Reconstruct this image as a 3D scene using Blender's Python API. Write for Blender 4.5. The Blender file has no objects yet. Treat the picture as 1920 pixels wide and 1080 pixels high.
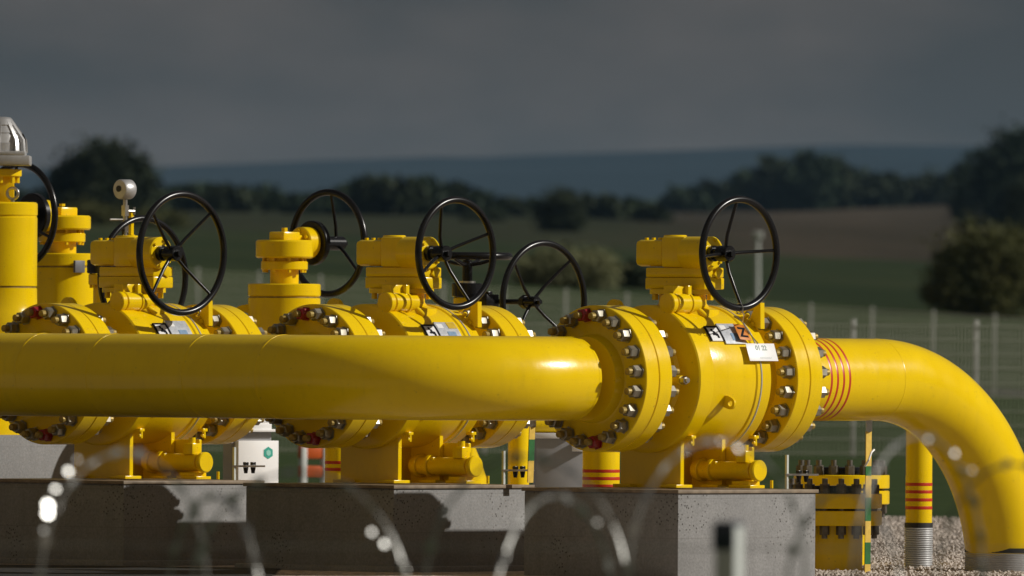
import bpy, bmesh, math, random
from mathutils import Vector, Matrix, Quaternion
random.seed(7)
R = math.radians
scene = bpy.context.scene
COL = scene.collection

# ------------------------------------------------------------------ camera
F = 26265.0                 # focal length in photo pixels (1920 wide)
K = 1/309.0                 # metres per photo pixel at the right-hand valve
CAM = Vector((0, -85, 1.417))
PITCH = math.atan(100/F); ROLL = R(.37)
fw = Vector((0, math.cos(PITCH), math.sin(PITCH)))
r0 = Vector((1, 0, 0)); u0 = Vector((0, -math.sin(PITCH), math.cos(PITCH)))
UP = u0*math.cos(ROLL) - r0*math.sin(ROLL)
RT = r0*math.cos(ROLL) + u0*math.sin(ROLL)

def W(px, py, d):
    """world point seen at photo pixel px,py at depth d metres in front of the camera"""
    return CAM + (fw*F + RT*(px-960) - UP*(py-540))*(d/F)

cd = bpy.data.cameras.new('camera'); cam = bpy.data.objects.new('camera', cd); COL.objects.link(cam)
m = Matrix((RT, UP, -fw)).transposed().to_4x4(); m.translation = CAM
cam.matrix_world = m
cd.sensor_width = 36; cd.lens = F*36/1920
cd.clip_start = .5; cd.clip_end = 40000
cd.dof.use_dof = True; cd.dof.focus_distance = 85.0; cd.dof.aperture_fstop = 7.2
cd.dof.aperture_blades = 0
scene.camera = cam
scene.view_settings.view_transform = 'Standard'; scene.view_settings.look = 'None'
scene.view_settings.exposure = 0; scene.view_settings.gamma = 1

# ------------------------------------------------------------------ light and sky
TH = R(46.05)
A = Vector((math.cos(TH), math.sin(TH), 0)); P = Vector((math.sin(TH), -math.cos(TH), 0)); Z = Vector((0, 0, 1))
S = (A*.81 + P + Z*.717).normalized()          # towards the sun
sd = bpy.data.lights.new('sun', 'SUN'); so = bpy.data.objects.new('sun', sd); COL.objects.link(so)
so.rotation_euler = S.to_track_quat('Z', 'Y').to_euler()
so.location = (30, 0, 40)
sd.energy = 3.7; sd.angle = R(.5); sd.color = (1, .955, .88)
elev = math.asin(S.z); azim = math.atan2(S.x, S.y)
world = bpy.data.worlds.new('World'); scene.world = world; world.use_nodes = True
nt = world.node_tree; nt.nodes.clear()
def N(nt, t, **kw):
    n = nt.nodes.new(t)
    for k, v in kw.items(): setattr(n, k, v)
    return n
out = N(nt, 'ShaderNodeOutputWorld'); bg = N(nt, 'ShaderNodeBackground'); bg.inputs[1].default_value = .08
sky = N(nt, 'ShaderNodeTexSky', sky_type='NISHITA'); sky.sun_disc = False
sky.sun_elevation = elev; sky.sun_rotation = azim; sky.altitude = 100; sky.dust_density = 1.5
tc = N(nt, 'ShaderNodeTexCoord'); sep = N(nt, 'ShaderNodeSeparateXYZ')
nt.links.new(tc.outputs['Generated'], sep.inputs[0])
mp = N(nt, 'ShaderNodeMapping'); mp.inputs['Scale'].default_value = (26, 26, 60)
nt.links.new(tc.outputs['Generated'], mp.inputs[0])
nz = N(nt, 'ShaderNodeTexNoise'); nz.inputs['Scale'].default_value = 1.5; nz.inputs['Detail'].default_value = 4; nz.inputs['Roughness'].default_value = .45
nt.links.new(mp.outputs[0], nz.inputs['Vector'])
cr = N(nt, 'ShaderNodeValToRGB'); cr.color_ramp.elements[0].position = .36; cr.color_ramp.elements[1].position = .66
CB = 1/.08
cr.color_ramp.elements[0].color = (.053*CB, .0535*CB, .0525*CB, 1); cr.color_ramp.elements[1].color = (.104*CB, .091*CB, .083*CB, 1)
nt.links.new(nz.outputs[0], cr.inputs[0])
mr = N(nt, 'ShaderNodeMapRange'); mr.interpolation_type = 'SMOOTHSTEP'
mr.inputs[1].default_value = .12; mr.inputs[2].default_value = .75; mr.inputs[3].default_value = 1; mr.inputs[4].default_value = .93
nt.links.new(sep.outputs[2], mr.inputs[0])
mx = N(nt, 'ShaderNodeMix', data_type='RGBA')
mr2 = N(nt, 'ShaderNodeMapRange'); mr2.interpolation_type = 'SMOOTHSTEP'
mr2.inputs[1].default_value = -.7; mr2.inputs[2].default_value = .3; mr2.inputs[3].default_value = .95; mr2.inputs[4].default_value = 1
nt.links.new(sep.outputs[1], mr2.inputs[0])
mul = N(nt, 'ShaderNodeMath', operation='MULTIPLY'); nt.links.new(mr.outputs[0], mul.inputs[0]); nt.links.new(mr2.outputs[0], mul.inputs[1])
nt.links.new(mul.outputs[0], mx.inputs[0]); nt.links.new(sky.outputs[0], mx.inputs[6]); nt.links.new(cr.outputs[0], mx.inputs[7])
mrb = N(nt, 'ShaderNodeMapRange'); mrb.interpolation_type = 'SMOOTHSTEP'
mrb.inputs[1].default_value = .1; mrb.inputs[2].default_value = -.75; mrb.inputs[3].default_value = 0; mrb.inputs[4].default_value = .85
nt.links.new(sep.outputs[1], mrb.inputs[0])
mrz = N(nt, 'ShaderNodeMapRange'); mrz.interpolation_type = 'SMOOTHSTEP'
mrz.inputs[1].default_value = .08; mrz.inputs[2].default_value = .32; nt.links.new(sep.outputs[2], mrz.inputs[0])
mub = N(nt, 'ShaderNodeMath', operation='MULTIPLY'); nt.links.new(mrb.outputs[0], mub.inputs[0]); nt.links.new(mrz.outputs[0], mub.inputs[1])
mxb = N(nt, 'ShaderNodeMix', data_type='RGBA'); nt.links.new(mub.outputs[0], mxb.inputs[0]); nt.links.new(mx.outputs[2], mxb.inputs[6]); mxb.inputs[7].default_value = (.27*CB, .225*CB, .165*CB, 1)
nt.links.new(mxb.outputs[2], bg.inputs[0]); nt.links.new(bg.outputs[0], out.inputs[0])

# ------------------------------------------------------------------ materials
MATS = {}
def mat(name, col, rough=.5, metal=0, var=.12, vscale=6, bump=0, bscale=60, coat=0, col2=None, spec=.5, tex='Object', detail=4):
    if name in MATS: return MATS[name]
    mt = bpy.data.materials.new(name); mt.use_nodes = True; t = mt.node_tree
    b = t.nodes['Principled BSDF']
    b.inputs['Roughness'].default_value = rough; b.inputs['Metallic'].default_value = metal
    b.inputs['Coat Weight'].default_value = coat; b.inputs['Coat Roughness'].default_value = .12
    b.inputs['Specular IOR Level'].default_value = spec
    co = N(t, 'ShaderNodeTexCoord')
    n = N(t, 'ShaderNodeTexNoise'); n.inputs['Scale'].default_value = vscale; n.inputs['Detail'].default_value = detail
    t.links.new(co.outputs[tex], n.inputs['Vector'])
    rp = N(t, 'ShaderNodeValToRGB'); rp.color_ramp.elements[0].position = .3; rp.color_ramp.elements[1].position = .7
    c2 = col2 or tuple(c*(1-var) for c in col)
    rp.color_ramp.elements[0].color = (*c2, 1); rp.color_ramp.elements[1].color = (*col, 1)
    t.links.new(n.outputs[0], rp.inputs[0]); t.links.new(rp.outputs[0], b.inputs['Base Color'])
    if bump:
        n2 = N(t, 'ShaderNodeTexNoise'); n2.inputs['Scale'].default_value = bscale; n2.inputs['Detail'].default_value = 3
        t.links.new(co.outputs[tex], n2.inputs['Vector'])
        bm_ = N(t, 'ShaderNodeBump'); bm_.inputs['Strength'].default_value = bump; bm_.inputs['Distance'].default_value = .01
        t.links.new(n2.outputs[0], bm_.inputs['Height']); t.links.new(bm_.outputs[0], b.inputs['Normal'])
    MATS[name] = mt
    return mt
YEL = mat('yellow_paint', (.83, .575, .002), .27, 0, vscale=3.5, bump=.05, bscale=45, coat=0, col2=(.78, .525, .002), spec=.35)
YELD = mat('yellow_worn_paint', (.62, .42, .02), .5, 0, var=.25, vscale=14)
BLK = mat('black_enamel', (.007, .007, .008), .26, 0, var=.3, vscale=9, spec=.32)
STEEL = mat('galvanised_steel', (.62, .6, .55), .3, 1, var=.35, vscale=30)
NUT = mat('zinc_nut', (.4, .375, .31), .46, 1, var=.4, vscale=18)
STUD = mat('stud_end', (.36, .25, .05), .5, .3, var=.5, vscale=40)
RED = mat('red_marked_nut', (.3, .012, .02), .35, .1, var=.3, vscale=30)
REDP = mat('red_stripe_paint', (.55, .035, .01), .35, 0, var=.15)
ALU = mat('cast_aluminium', (.52, .52, .52), .42, .55, var=.2, vscale=12, bump=.1)
CLAD = mat('metal_cladding', (.6, .6, .6), .33, .4, var=.15, vscale=10)
RUB = mat('black_seal', (.012, .012, .012), .6)
WHT = mat('white_plate', (.8, .8, .8), .4, 0, var=.06, vscale=20)
SILV = mat('silver_label', (.62, .65, .7), .35, .3, var=.25, vscale=40)
INK = mat('dark_print', (.012, .012, .016), .7, spec=.1)
BLUEINK = mat('pale_blue_print', (.2, .33, .5), .5, var=.3, vscale=60)
GRINK = mat('faded_grey_green_print', (.22, .3, .25), .5)
ORG = mat('orange_tag', (.62, .2, .012), .45, var=.1)
ORGP = mat('orange_plastic', (.7, .12, .015), .5)
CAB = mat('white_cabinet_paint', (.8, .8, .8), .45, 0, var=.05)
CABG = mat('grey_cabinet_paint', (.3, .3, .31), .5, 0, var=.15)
TEAL = mat('teal_emblem', (.03, .42, .33), .45)
GREEN = mat('green_tape', (.015, .15, .03), .45, var=.3, vscale=30)
YTAPE = mat('yellow_tape', (.75, .5, .08), .45, var=.2, vscale=30)
POST = mat('pale_coated_post', (.52, .55, .52), .45, 0, var=.15)
NAVY = mat('navy_plastic_cap', (.02, .03, .05), .4)
WIRE = mat('fence_wire', (.74, .74, .68), .55, .05)
GREYP = mat('galvanised_fence_post', (.66, .67, .64), .55, .1)
RAZ = mat('razor_tape', (.42, .42, .4), .42, .9)
BARB = mat('razor_barb', (.55, .55, .53), .36, .9)
SLAB = mat('bearing_plate', (.28, .22, .15), .6, 0, var=.45, vscale=12, col2=(.14, .1, .065))

def weather(mt):
    t = mt.node_tree; b = t.nodes['Principled BSDF']; src = b.inputs['Base Color'].links[0].from_socket
    co = N(t, 'ShaderNodeTexCoord')
    mp_ = N(t, 'ShaderNodeMapping'); mp_.inputs['Scale'].default_value = (9, 9, 1.3); t.links.new(co.outputs['Object'], mp_.inputs[0])
    n = N(t, 'ShaderNodeTexNoise'); n.inputs['Scale'].default_value = 2.2; n.inputs['Detail'].default_value = 7; n.inputs['Roughness'].default_value = .65; t.links.new(mp_.outputs[0], n.inputs['Vector'])
    r = N(t, 'ShaderNodeMapRange'); r.inputs[1].default_value = .52; r.inputs[2].default_value = .8; r.inputs[3].default_value = 0; r.inputs[4].default_value = .2; t.links.new(n.outputs[0], r.inputs[0])
    m_ = N(t, 'ShaderNodeMix', data_type='RGBA'); t.links.new(r.outputs[0], m_.inputs[0]); t.links.new(src, m_.inputs[6]); m_.inputs[7].default_value = (.4, .27, .03, 1)
    # small chips and specks of dirt
    v = N(t, 'ShaderNodeTexNoise'); v.inputs['Scale'].default_value = 55; v.inputs['Detail'].default_value = 2; t.links.new(co.outputs['Object'], v.inputs['Vector'])
    r2 = N(t, 'ShaderNodeMapRange'); r2.inputs[1].default_value = .7; r2.inputs[2].default_value = .76; r2.inputs[4].default_value = .6; t.links.new(v.outputs[0], r2.inputs[0])
    m2 = N(t, 'ShaderNodeMix', data_type='RGBA'); t.links.new(r2.outputs[0], m2.inputs[0]); t.links.new(m_.outputs[2], m2.inputs[6]); m2.inputs[7].default_value = (.2, .13, .04, 1)
    t.links.new(m2.outputs[2], b.inputs['Base Color'])
    n3 = N(t, 'ShaderNodeTexNoise'); n3.inputs['Scale'].default_value = 7; n3.inputs['Detail'].default_value = 6; t.links.new(co.outputs['Object'], n3.inputs['Vector'])
    r3 = N(t, 'ShaderNodeMapRange'); r3.inputs[1].default_value = .3; r3.inputs[2].default_value = .7; r3.inputs[3].default_value = .15; r3.inputs[4].default_value = .27; t.links.new(n3.outputs[0], r3.inputs[0]); t.links.new(r3.outputs[0], b.inputs['Roughness'])
weather(YEL)
def concrete():
    mt = bpy.data.materials.new('concrete'); mt.use_nodes = True; t = mt.node_tree; b = t.nodes['Principled BSDF']
    b.inputs['Roughness'].default_value = .85; b.inputs['Specular IOR Level'].default_value = .25
    co = N(t, 'ShaderNodeTexCoord')
    n = N(t, 'ShaderNodeTexNoise'); n.inputs['Scale'].default_value = 2.6; n.inputs['Detail'].default_value = 9; n.inputs['Roughness'].default_value = .68
    n2 = N(t, 'ShaderNodeTexNoise'); n2.inputs['Scale'].default_value = 70; n2.inputs['Detail'].default_value = 3
    for q in (n, n2): t.links.new(co.outputs['Object'], q.inputs['Vector'])
    rp = N(t, 'ShaderNodeValToRGB'); rp.color_ramp.elements[0].position = .25; rp.color_ramp.elements[1].position = .75
    rp.color_ramp.elements[0].color = (.2, .198, .195, 1); rp.color_ramp.elements[1].color = (.27, .268, .264, 1)
    t.links.new(n.outputs[0], rp.inputs[0])
    # bug holes, gathered in patches
    v = N(t, 'ShaderNodeTexVoronoi'); v.inputs['Scale'].default_value = 42; t.links.new(co.outputs['Object'], v.inputs['Vector'])
    n3 = N(t, 'ShaderNodeTexNoise'); n3.inputs['Scale'].default_value = 2.2; t.links.new(co.outputs['Object'], n3.inputs['Vector'])
    c1 = N(t, 'ShaderNodeMapRange'); c1.inputs[1].default_value = .16; c1.inputs[2].default_value = .3; c1.inputs[3].default_value = 1; c1.inputs[4].default_value = 0
    t.links.new(v.outputs['Distance'], c1.inputs[0])
    c2 = N(t, 'ShaderNodeMapRange'); c2.inputs[1].default_value = .54; c2.inputs[2].default_value = .62; t.links.new(n3.outputs[0], c2.inputs[0])
    mu = N(t, 'ShaderNodeMath', operation='MULTIPLY'); t.links.new(c1.outputs[0], mu.inputs[0]); t.links.new(c2.outputs[0], mu.inputs[1])
    mm = N(t, 'ShaderNodeMix', data_type='RGBA'); t.links.new(mu.outputs[0], mm.inputs[0]); t.links.new(rp.outputs[0], mm.inputs[6]); mm.inputs[7].default_value = (.07, .065, .06, 1)
    m2 = N(t, 'ShaderNodeMix', data_type='RGBA', blend_type='OVERLAY'); m2.inputs[0].default_value = .35
    t.links.new(mm.outputs[2], m2.inputs[6]); t.links.new(n2.outputs[0], m2.inputs[7])
    t.links.new(m2.outputs[2], b.inputs['Base Color'])
    ms = N(t, 'ShaderNodeMapping'); ms.inputs['Scale'].default_value = (7, 7, .7); t.links.new(co.outputs['Object'], ms.inputs[0])
    n4 = N(t, 'ShaderNodeTexNoise'); n4.inputs['Scale'].default_value = 1.6; n4.inputs['Detail'].default_value = 6; t.links.new(ms.outputs[0], n4.inputs['Vector'])
    r4 = N(t, 'ShaderNodeMapRange'); r4.inputs[1].default_value = .5; r4.inputs[2].default_value = .75; r4.inputs[4].default_value = .22; t.links.new(n4.outputs[0], r4.inputs[0])
    m4 = N(t, 'ShaderNodeMix', data_type='RGBA'); t.links.new(r4.outputs[0], m4.inputs[0]); t.links.new(m2.outputs[2], m4.inputs[6]); m4.inputs[7].default_value = (.12, .118, .114, 1)
    sx = N(t, 'ShaderNodeSeparateXYZ'); t.links.new(co.outputs['Object'], sx.inputs[0])
    w_ = N(t, 'ShaderNodeMath', operation='PINGPONG'); w_.inputs[1].default_value = .12; t.links.new(sx.outputs[2], w_.inputs[0])
    r5 = N(t, 'ShaderNodeMapRange'); r5.inputs[1].default_value = .001; r5.inputs[2].default_value = .004; r5.inputs[3].default_value = .3; r5.inputs[4].default_value = 0; t.links.new(w_.outputs[0], r5.inputs[0])
    m5 = N(t, 'ShaderNodeMix', data_type='RGBA'); t.links.new(r5.outputs[0], m5.inputs[0]); t.links.new(m4.outputs[2], m5.inputs[6]); m5.inputs[7].default_value = (.13, .12, .11, 1)
    t.links.new(m5.outputs[2], b.inputs['Base Color'])
    bp = N(t, 'ShaderNodeBump'); bp.inputs['Strength'].default_value = .35; bp.inputs['Distance'].default_value = .004
    t.links.new(n2.outputs[0], bp.inputs['Height']); t.links.new(bp.outputs[0], b.inputs['Normal'])
    return mt
CONC = concrete()

# ------------------------------------------------------------------ mesh builder
class MB:
    def __init__(s): s.bm = bmesh.new(); s.mi = 0
    def _tag(s, faces):
        for f in faces: f.material_index = s.mi
    def box(s, c, size, rot=None, bev=0):
        t = bmesh.new(); bmesh.ops.create_cube(t, size=1)
        bmesh.ops.scale(t, vec=size, verts=t.verts)
        if bev: bmesh.ops.bevel(t, geom=t.edges[:], offset=bev, segments=2, affect='EDGES', profile=.5)
        M = Matrix.Translation(c) @ (rot.to_4x4() if rot else Matrix())
        s.merge(t, M)
    def merge(s, t, M=Matrix()):
        mp = {}
        for v in t.verts: mp[v] = s.bm.verts.new(M @ v.co)
        for f in t.faces:
            try: nf = s.bm.faces.new([mp[v] for v in f.verts]); nf.material_index = s.mi
            except ValueError: pass
        t.free()
    def rings(s, rings, cap0=True, cap1=True, closed=False):
        vs = [[s.bm.verts.new(p) for p in r] for r in rings]
        n = len(vs[0]); L = len(vs)
        for i in range(L if closed else L-1):
            a, b = vs[i], vs[(i+1) % L]
            for j in range(n):
                f = s.bm.faces.new((a[j], a[(j+1) % n], b[(j+1) % n], b[j])); f.material_index = s.mi
        if not closed:
            if cap0: s.bm.faces.new(vs[0][::-1]).material_index = s.mi
            if cap1: s.bm.faces.new(vs[-1]).material_index = s.mi
    def lathe(s, o, ax, prof, seg=48, cap0=True, cap1=True, phase=0):
        o = Vector(o); ax = Vector(ax).normalized()
        u = ax.orthogonal().normalized()
        if abs(ax.z) < .9: u = (Z - ax*ax.z).normalized()
        v = ax.cross(u)
        s.rings([[o + ax*t + (u*math.cos(phase+2*math.pi*j/seg) + v*math.sin(phase+2*math.pi*j/seg))*r for j in range(seg)] for t, r in prof], cap0, cap1)
    def cyl(s, p0, p1, r, r1=None, seg=24, bev=0, phase=0):
        p0 = Vector(p0); p1 = Vector(p1); L = (p1-p0).length; r1 = r if r1 is None else r1
        pr = [(0, r), (L, r1)] if not bev else [(0, r-bev), (bev, r), (L-bev, r1), (L, r1-bev)]
        s.lathe(p0, p1-p0, pr, seg, phase=phase)
    def tube(s, pts, r, seg=12, closed=False, rad=None):
        pts = [Vector(p) for p in pts]; n = len(pts); rg = []
        prev = None
        for i, p in enumerate(pts):
            if closed: t = pts[(i+1) % n] - pts[i-1]
            else: t = pts[min(i+1, n-1)] - pts[max(i-1, 0)]
            t.normalize()
            if prev is None: u = t.orthogonal().normalized()
            else: u = (prev - t*prev.dot(t)).normalized()
            prev = u; v = t.cross(u); rr = rad[i] if rad else r
            rg.append([p + (u*math.cos(2*math.pi*j/seg) + v*math.sin(2*math.pi*j/seg))*rr for j in range(seg)])
        s.rings(rg, closed=closed)
    def torus(s, c, n, Rr, r, seg=72, ms=12):
        c = Vector(c); n = Vector(n).normalized(); u = n.orthogonal().normalized(); v = n.cross(u)
        s.rings([[c + (u*math.cos(t)+v*math.sin(t))*(Rr + r*math.cos(q)) + n*r*math.sin(q)
                  for q in [2*math.pi*j/ms for j in range(ms)]] for t in [2*math.pi*i/seg for i in range(seg)]], closed=True)
    def plate(s, outer, inner, th):
        """plate with a hole: outer / inner point loops (same count), thickness vector"""
        th = Vector(th)/2; n = len(outer)
        L = [[s.bm.verts.new(Vector(p)+sg*th) for p in lp] for lp in (outer, inner) for sg in (1, -1)]
        o1, o2, i1, i2 = L
        for j in range(n):
            k = (j+1) % n
            for q in ((o1[j], o1[k], i1[k], i1[j]), (o2[k], o2[j], i2[j], i2[k]), (o1[k], o1[j], o2[j], o2[k]), (i1[j], i1[k], i2[k], i2[j])):
                s.bm.faces.new(q).material_index = s.mi
    def prism(s, poly, th):
        th = Vector(th)
        s.rings([[Vector(p)-th/2 for p in poly], [Vector(p)+th/2 for p in poly]])
    def quad(s, pts):
        f = s.bm.faces.new([s.bm.verts.new(p) for p in pts]); f.material_index = s.mi
    def build(s, name, mats, parent=None, ang=38, M=None):
        me = bpy.data.meshes.new(name)
        bmesh.ops.recalc_face_normals(s.bm, faces=s.bm.faces[:])
        s.bm.to_mesh(me); s.bm.free()
        for q in (mats if isinstance(mats, (list, tuple)) else [mats]): me.materials.append(q)
        me.polygons.foreach_set('use_smooth', [True]*len(me.polygons))
        me.set_sharp_from_angle(angle=R(ang))
        o = bpy.data.objects.new(name, me); COL.objects.link(o)
        if parent: o.parent = parent
        if M is not None: o.matrix_local = M
        return o

def tag(o, label, cat, group=None):
    o['label'] = label; o['category'] = cat
    if group: o['group'] = group
    return o
def thing(name, label, cat, loc=(0, 0, 0), rz=0, group=None):
    o = bpy.data.objects.new(name, None); COL.objects.link(o); o.location = loc; o.rotation_euler = (0, 0, rz)
    o.empty_display_size = .1
    return tag(o, label, cat, group)
def struct(o): o['kind'] = 'structure'; return o
def place(mesh_obj, parent, M, name=None):
    c = mesh_obj.copy(); COL.objects.link(c); c.parent = parent; c.matrix_local = M
    return c
def local(obj, p):
    M = Matrix.Translation(obj.location) @ obj.rotation_euler.to_matrix().to_4x4()
    return M.inverted() @ Vector(p)
def lettering(txt, size, mt, parent, M, name='lettering', depth=.0008, bold=0):
    cu = bpy.data.curves.new(name, 'FONT'); cu.body = txt; cu.size = size; cu.align_x = 'CENTER'; cu.align_y = 'CENTER'; cu.extrude = depth; cu.offset = bold
    to = bpy.data.objects.new(name, cu); COL.objects.link(to)
    me = bpy.data.meshes.new_from_object(to.evaluated_get(bpy.context.evaluated_depsgraph_get()))
    COL.objects.unlink(to); bpy.data.objects.remove(to)
    me.materials.clear(); me.materials.append(mt)
    o = bpy.data.objects.new(name, me); COL.objects.link(o); o.parent = parent; o.matrix_local = M
    return o

# local valve frame, in photo pixels: a along the pipe, p sideways to the near right, z up
def L(a, p, z): return Vector((a*K, -p*K, z*K))
AX = Vector((1, 0, 0)); PX = Vector((0, -1, 0))
AXIS_Z = 1.195
def valve_root_loc(p_off):
    c = W(1279, 708.5, 85)
    return Vector((c.x, c.y, AXIS_Z)) - P*(p_off*K)
LOC_C = valve_root_loc(0); LOC_B = valve_root_loc(738); LOC_A = valve_root_loc(1467)
BASEZ = AXIS_Z - 203.5*K       # top of the bearing plates

# shared stud bolt: stud along local x, a nut at both ends
def bolt_mesh(name, mt):
    b = MB()
    for sg in (-1, 1):
        b.lathe(Vector((sg*37.5*K, 0, 0)), (sg, 0, 0), [(0, 14.5*K), (1.6*K, 14.5*K), (1.7*K, 11.4*K), (3*K, 12*K), (18*K, 12*K), (20*K, 10*K)], 6)
    b.mi = 1
    b.cyl((-69*K, 0, 0), (69*K, 0, 0), 6.6*K, seg=12, bev=1.2*K)
    o = b.build(name, [mt, STUD], None, 25)
    return o
BOLT = bolt_mesh('stud_bolt', NUT); BOLTR = bolt_mesh('stud_bolt', RED)
def flange_bolts(root, a, z=0, n=20, rad=119, red=()):
    for i in range(n):
        ph = 2*math.pi*(i+.38)/n
        src = BOLTR if i in red else BOLT
        M = Matrix.Translation(L(a, rad*math.cos(ph), z+rad*math.sin(ph))) @ Matrix.Rotation(random.uniform(0, 1.05), 4, 'X')
        place(src, root, M)

def flange_disc(root, a0, a1, name='flange', rr=137, hub=None, hublen=0, hubto=78):
    """disc from a0 to a1 (a1 = mating face), with a raised face and an optional weld-neck hub behind a0"""
    sg = 1 if a1 > a0 else -1
    b = MB(); t = abs(a1-a0)*K
    prof = []
    if hub: prof += [(-hublen*K, hubto*K), (-hublen*.75*K, (hubto+2)*K), (-hublen*.12*K, hub*K), (0, (hub+4)*K)]
    else: prof += [(0, .3*rr*K)]
    prof += [(0, (rr-1.5)*K), (1.5*K, rr*K), (t-1.5*K, rr*K), (t, (rr-1.5)*K), (t, (rr-7)*K), (t+2.2*K, (rr-7)*K)]
    b.lathe(L(a0, 0, 0), (sg, 0, 0), prof, 96)
    return b.build(name, YEL, root)

def ear(b, c, rad, tang, nrm, w, h, hole, th):
    """lifting ear: base at c, sticks out along rad"""
    c = Vector(c); rad = Vector(rad); tang = Vector(tang); n = 32
    hc = c + rad*(h - w/2); o = []; i_ = []
    for j in range(n):
        t = 2*math.pi*j/n; x = math.cos(t); y = math.sin(t)
        if y >= 0: o.append(hc + tang*(w/2*x) + rad*(w/2*y))
        else:
            q = hc + tang*(w/2*x*(1+.35*-y)) + rad*(-(h-w/2)*min(1, -y*1.4)) if abs(x) > 1e-6 else hc - rad*(h-w/2)
            o.append(q)
        i_.append(hc + tang*(hole*x) + rad*(hole*y))
    b.plate(o, i_, Vector(nrm)*th)

def handwheel(root, M, rr, tube_r, dish, rot, spokes=4, hub_r=15, hub_l=26, name='handwheel'):
    """wheel whose axis is local +x, rim at x=0, hub set back at x=-dish; all in metres"""
    b = MB(); b.cyl((-dish-hub_l*K*.6, 0, 0), (-dish+hub_l*K*.5, 0, 0), hub_r*K, seg=24, bev=.004)
    b.cyl((-dish+hub_l*K*.5, 0, 0), (-dish+hub_l*K*.8, 0, 0), hub_r*K*.45, seg=6)
    h = b.build(name, BLK, root, M=M)
    b = MB(); b.torus((0, 0, 0), (1, 0, 0), rr, tube_r, 96, 14); b.build('rim', BLK, h)
    for i in range(spokes):
        t = rot + 2*math.pi*i/spokes; d = Vector((0, math.cos(t), math.sin(t)))
        b = MB()
        b.tube([Vector((-dish, 0, 0)) + d*.01, Vector((-dish*.8, 0, 0)) + d*rr*.35, Vector((-dish*.35, 0, 0)) + d*rr*.72, d*rr*.985], tube_r*.5, 10,
               rad=[tube_r*.55, tube_r*.52, tube_r*.48, tube_r*.46])
        b.build('spoke', BLK, h)
    return h
# axis of a wheel along local p (local -y): matrix that turns +x into -y
def MP(loc): return Matrix.Translation(loc) @ Matrix.Rotation(R(-90), 4, 'Z')

def curved_patch(b, a0, a1, f0, f1, rad, n=8, th=1.2):
    """patch on the barrel between angles f0..f1 above the p axis"""
    fr = [f0+(f1-f0)*i/n for i in range(n+1)]
    top = [[L(a, (rad+th)*math.cos(R(f)), (rad+th)*math.sin(R(f))) for f in fr] for a in (a0, a1)]
    bot = [[L(a, (rad-2)*math.cos(R(f)), (rad-2)*math.sin(R(f))) for f in fr] for a in (a0, a1)]
    for i in range(n):
        b.quad([top[0][i], top[1][i], top[1][i+1], top[0][i+1]])
        for e in (0, 1): b.quad([top[e][i], top[e][i+1], bot[e][i+1], bot[e][i]])
    for i in (0, n): b.quad([top[0][i], top[1][i], bot[1][i], bot[0][i]])

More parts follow.
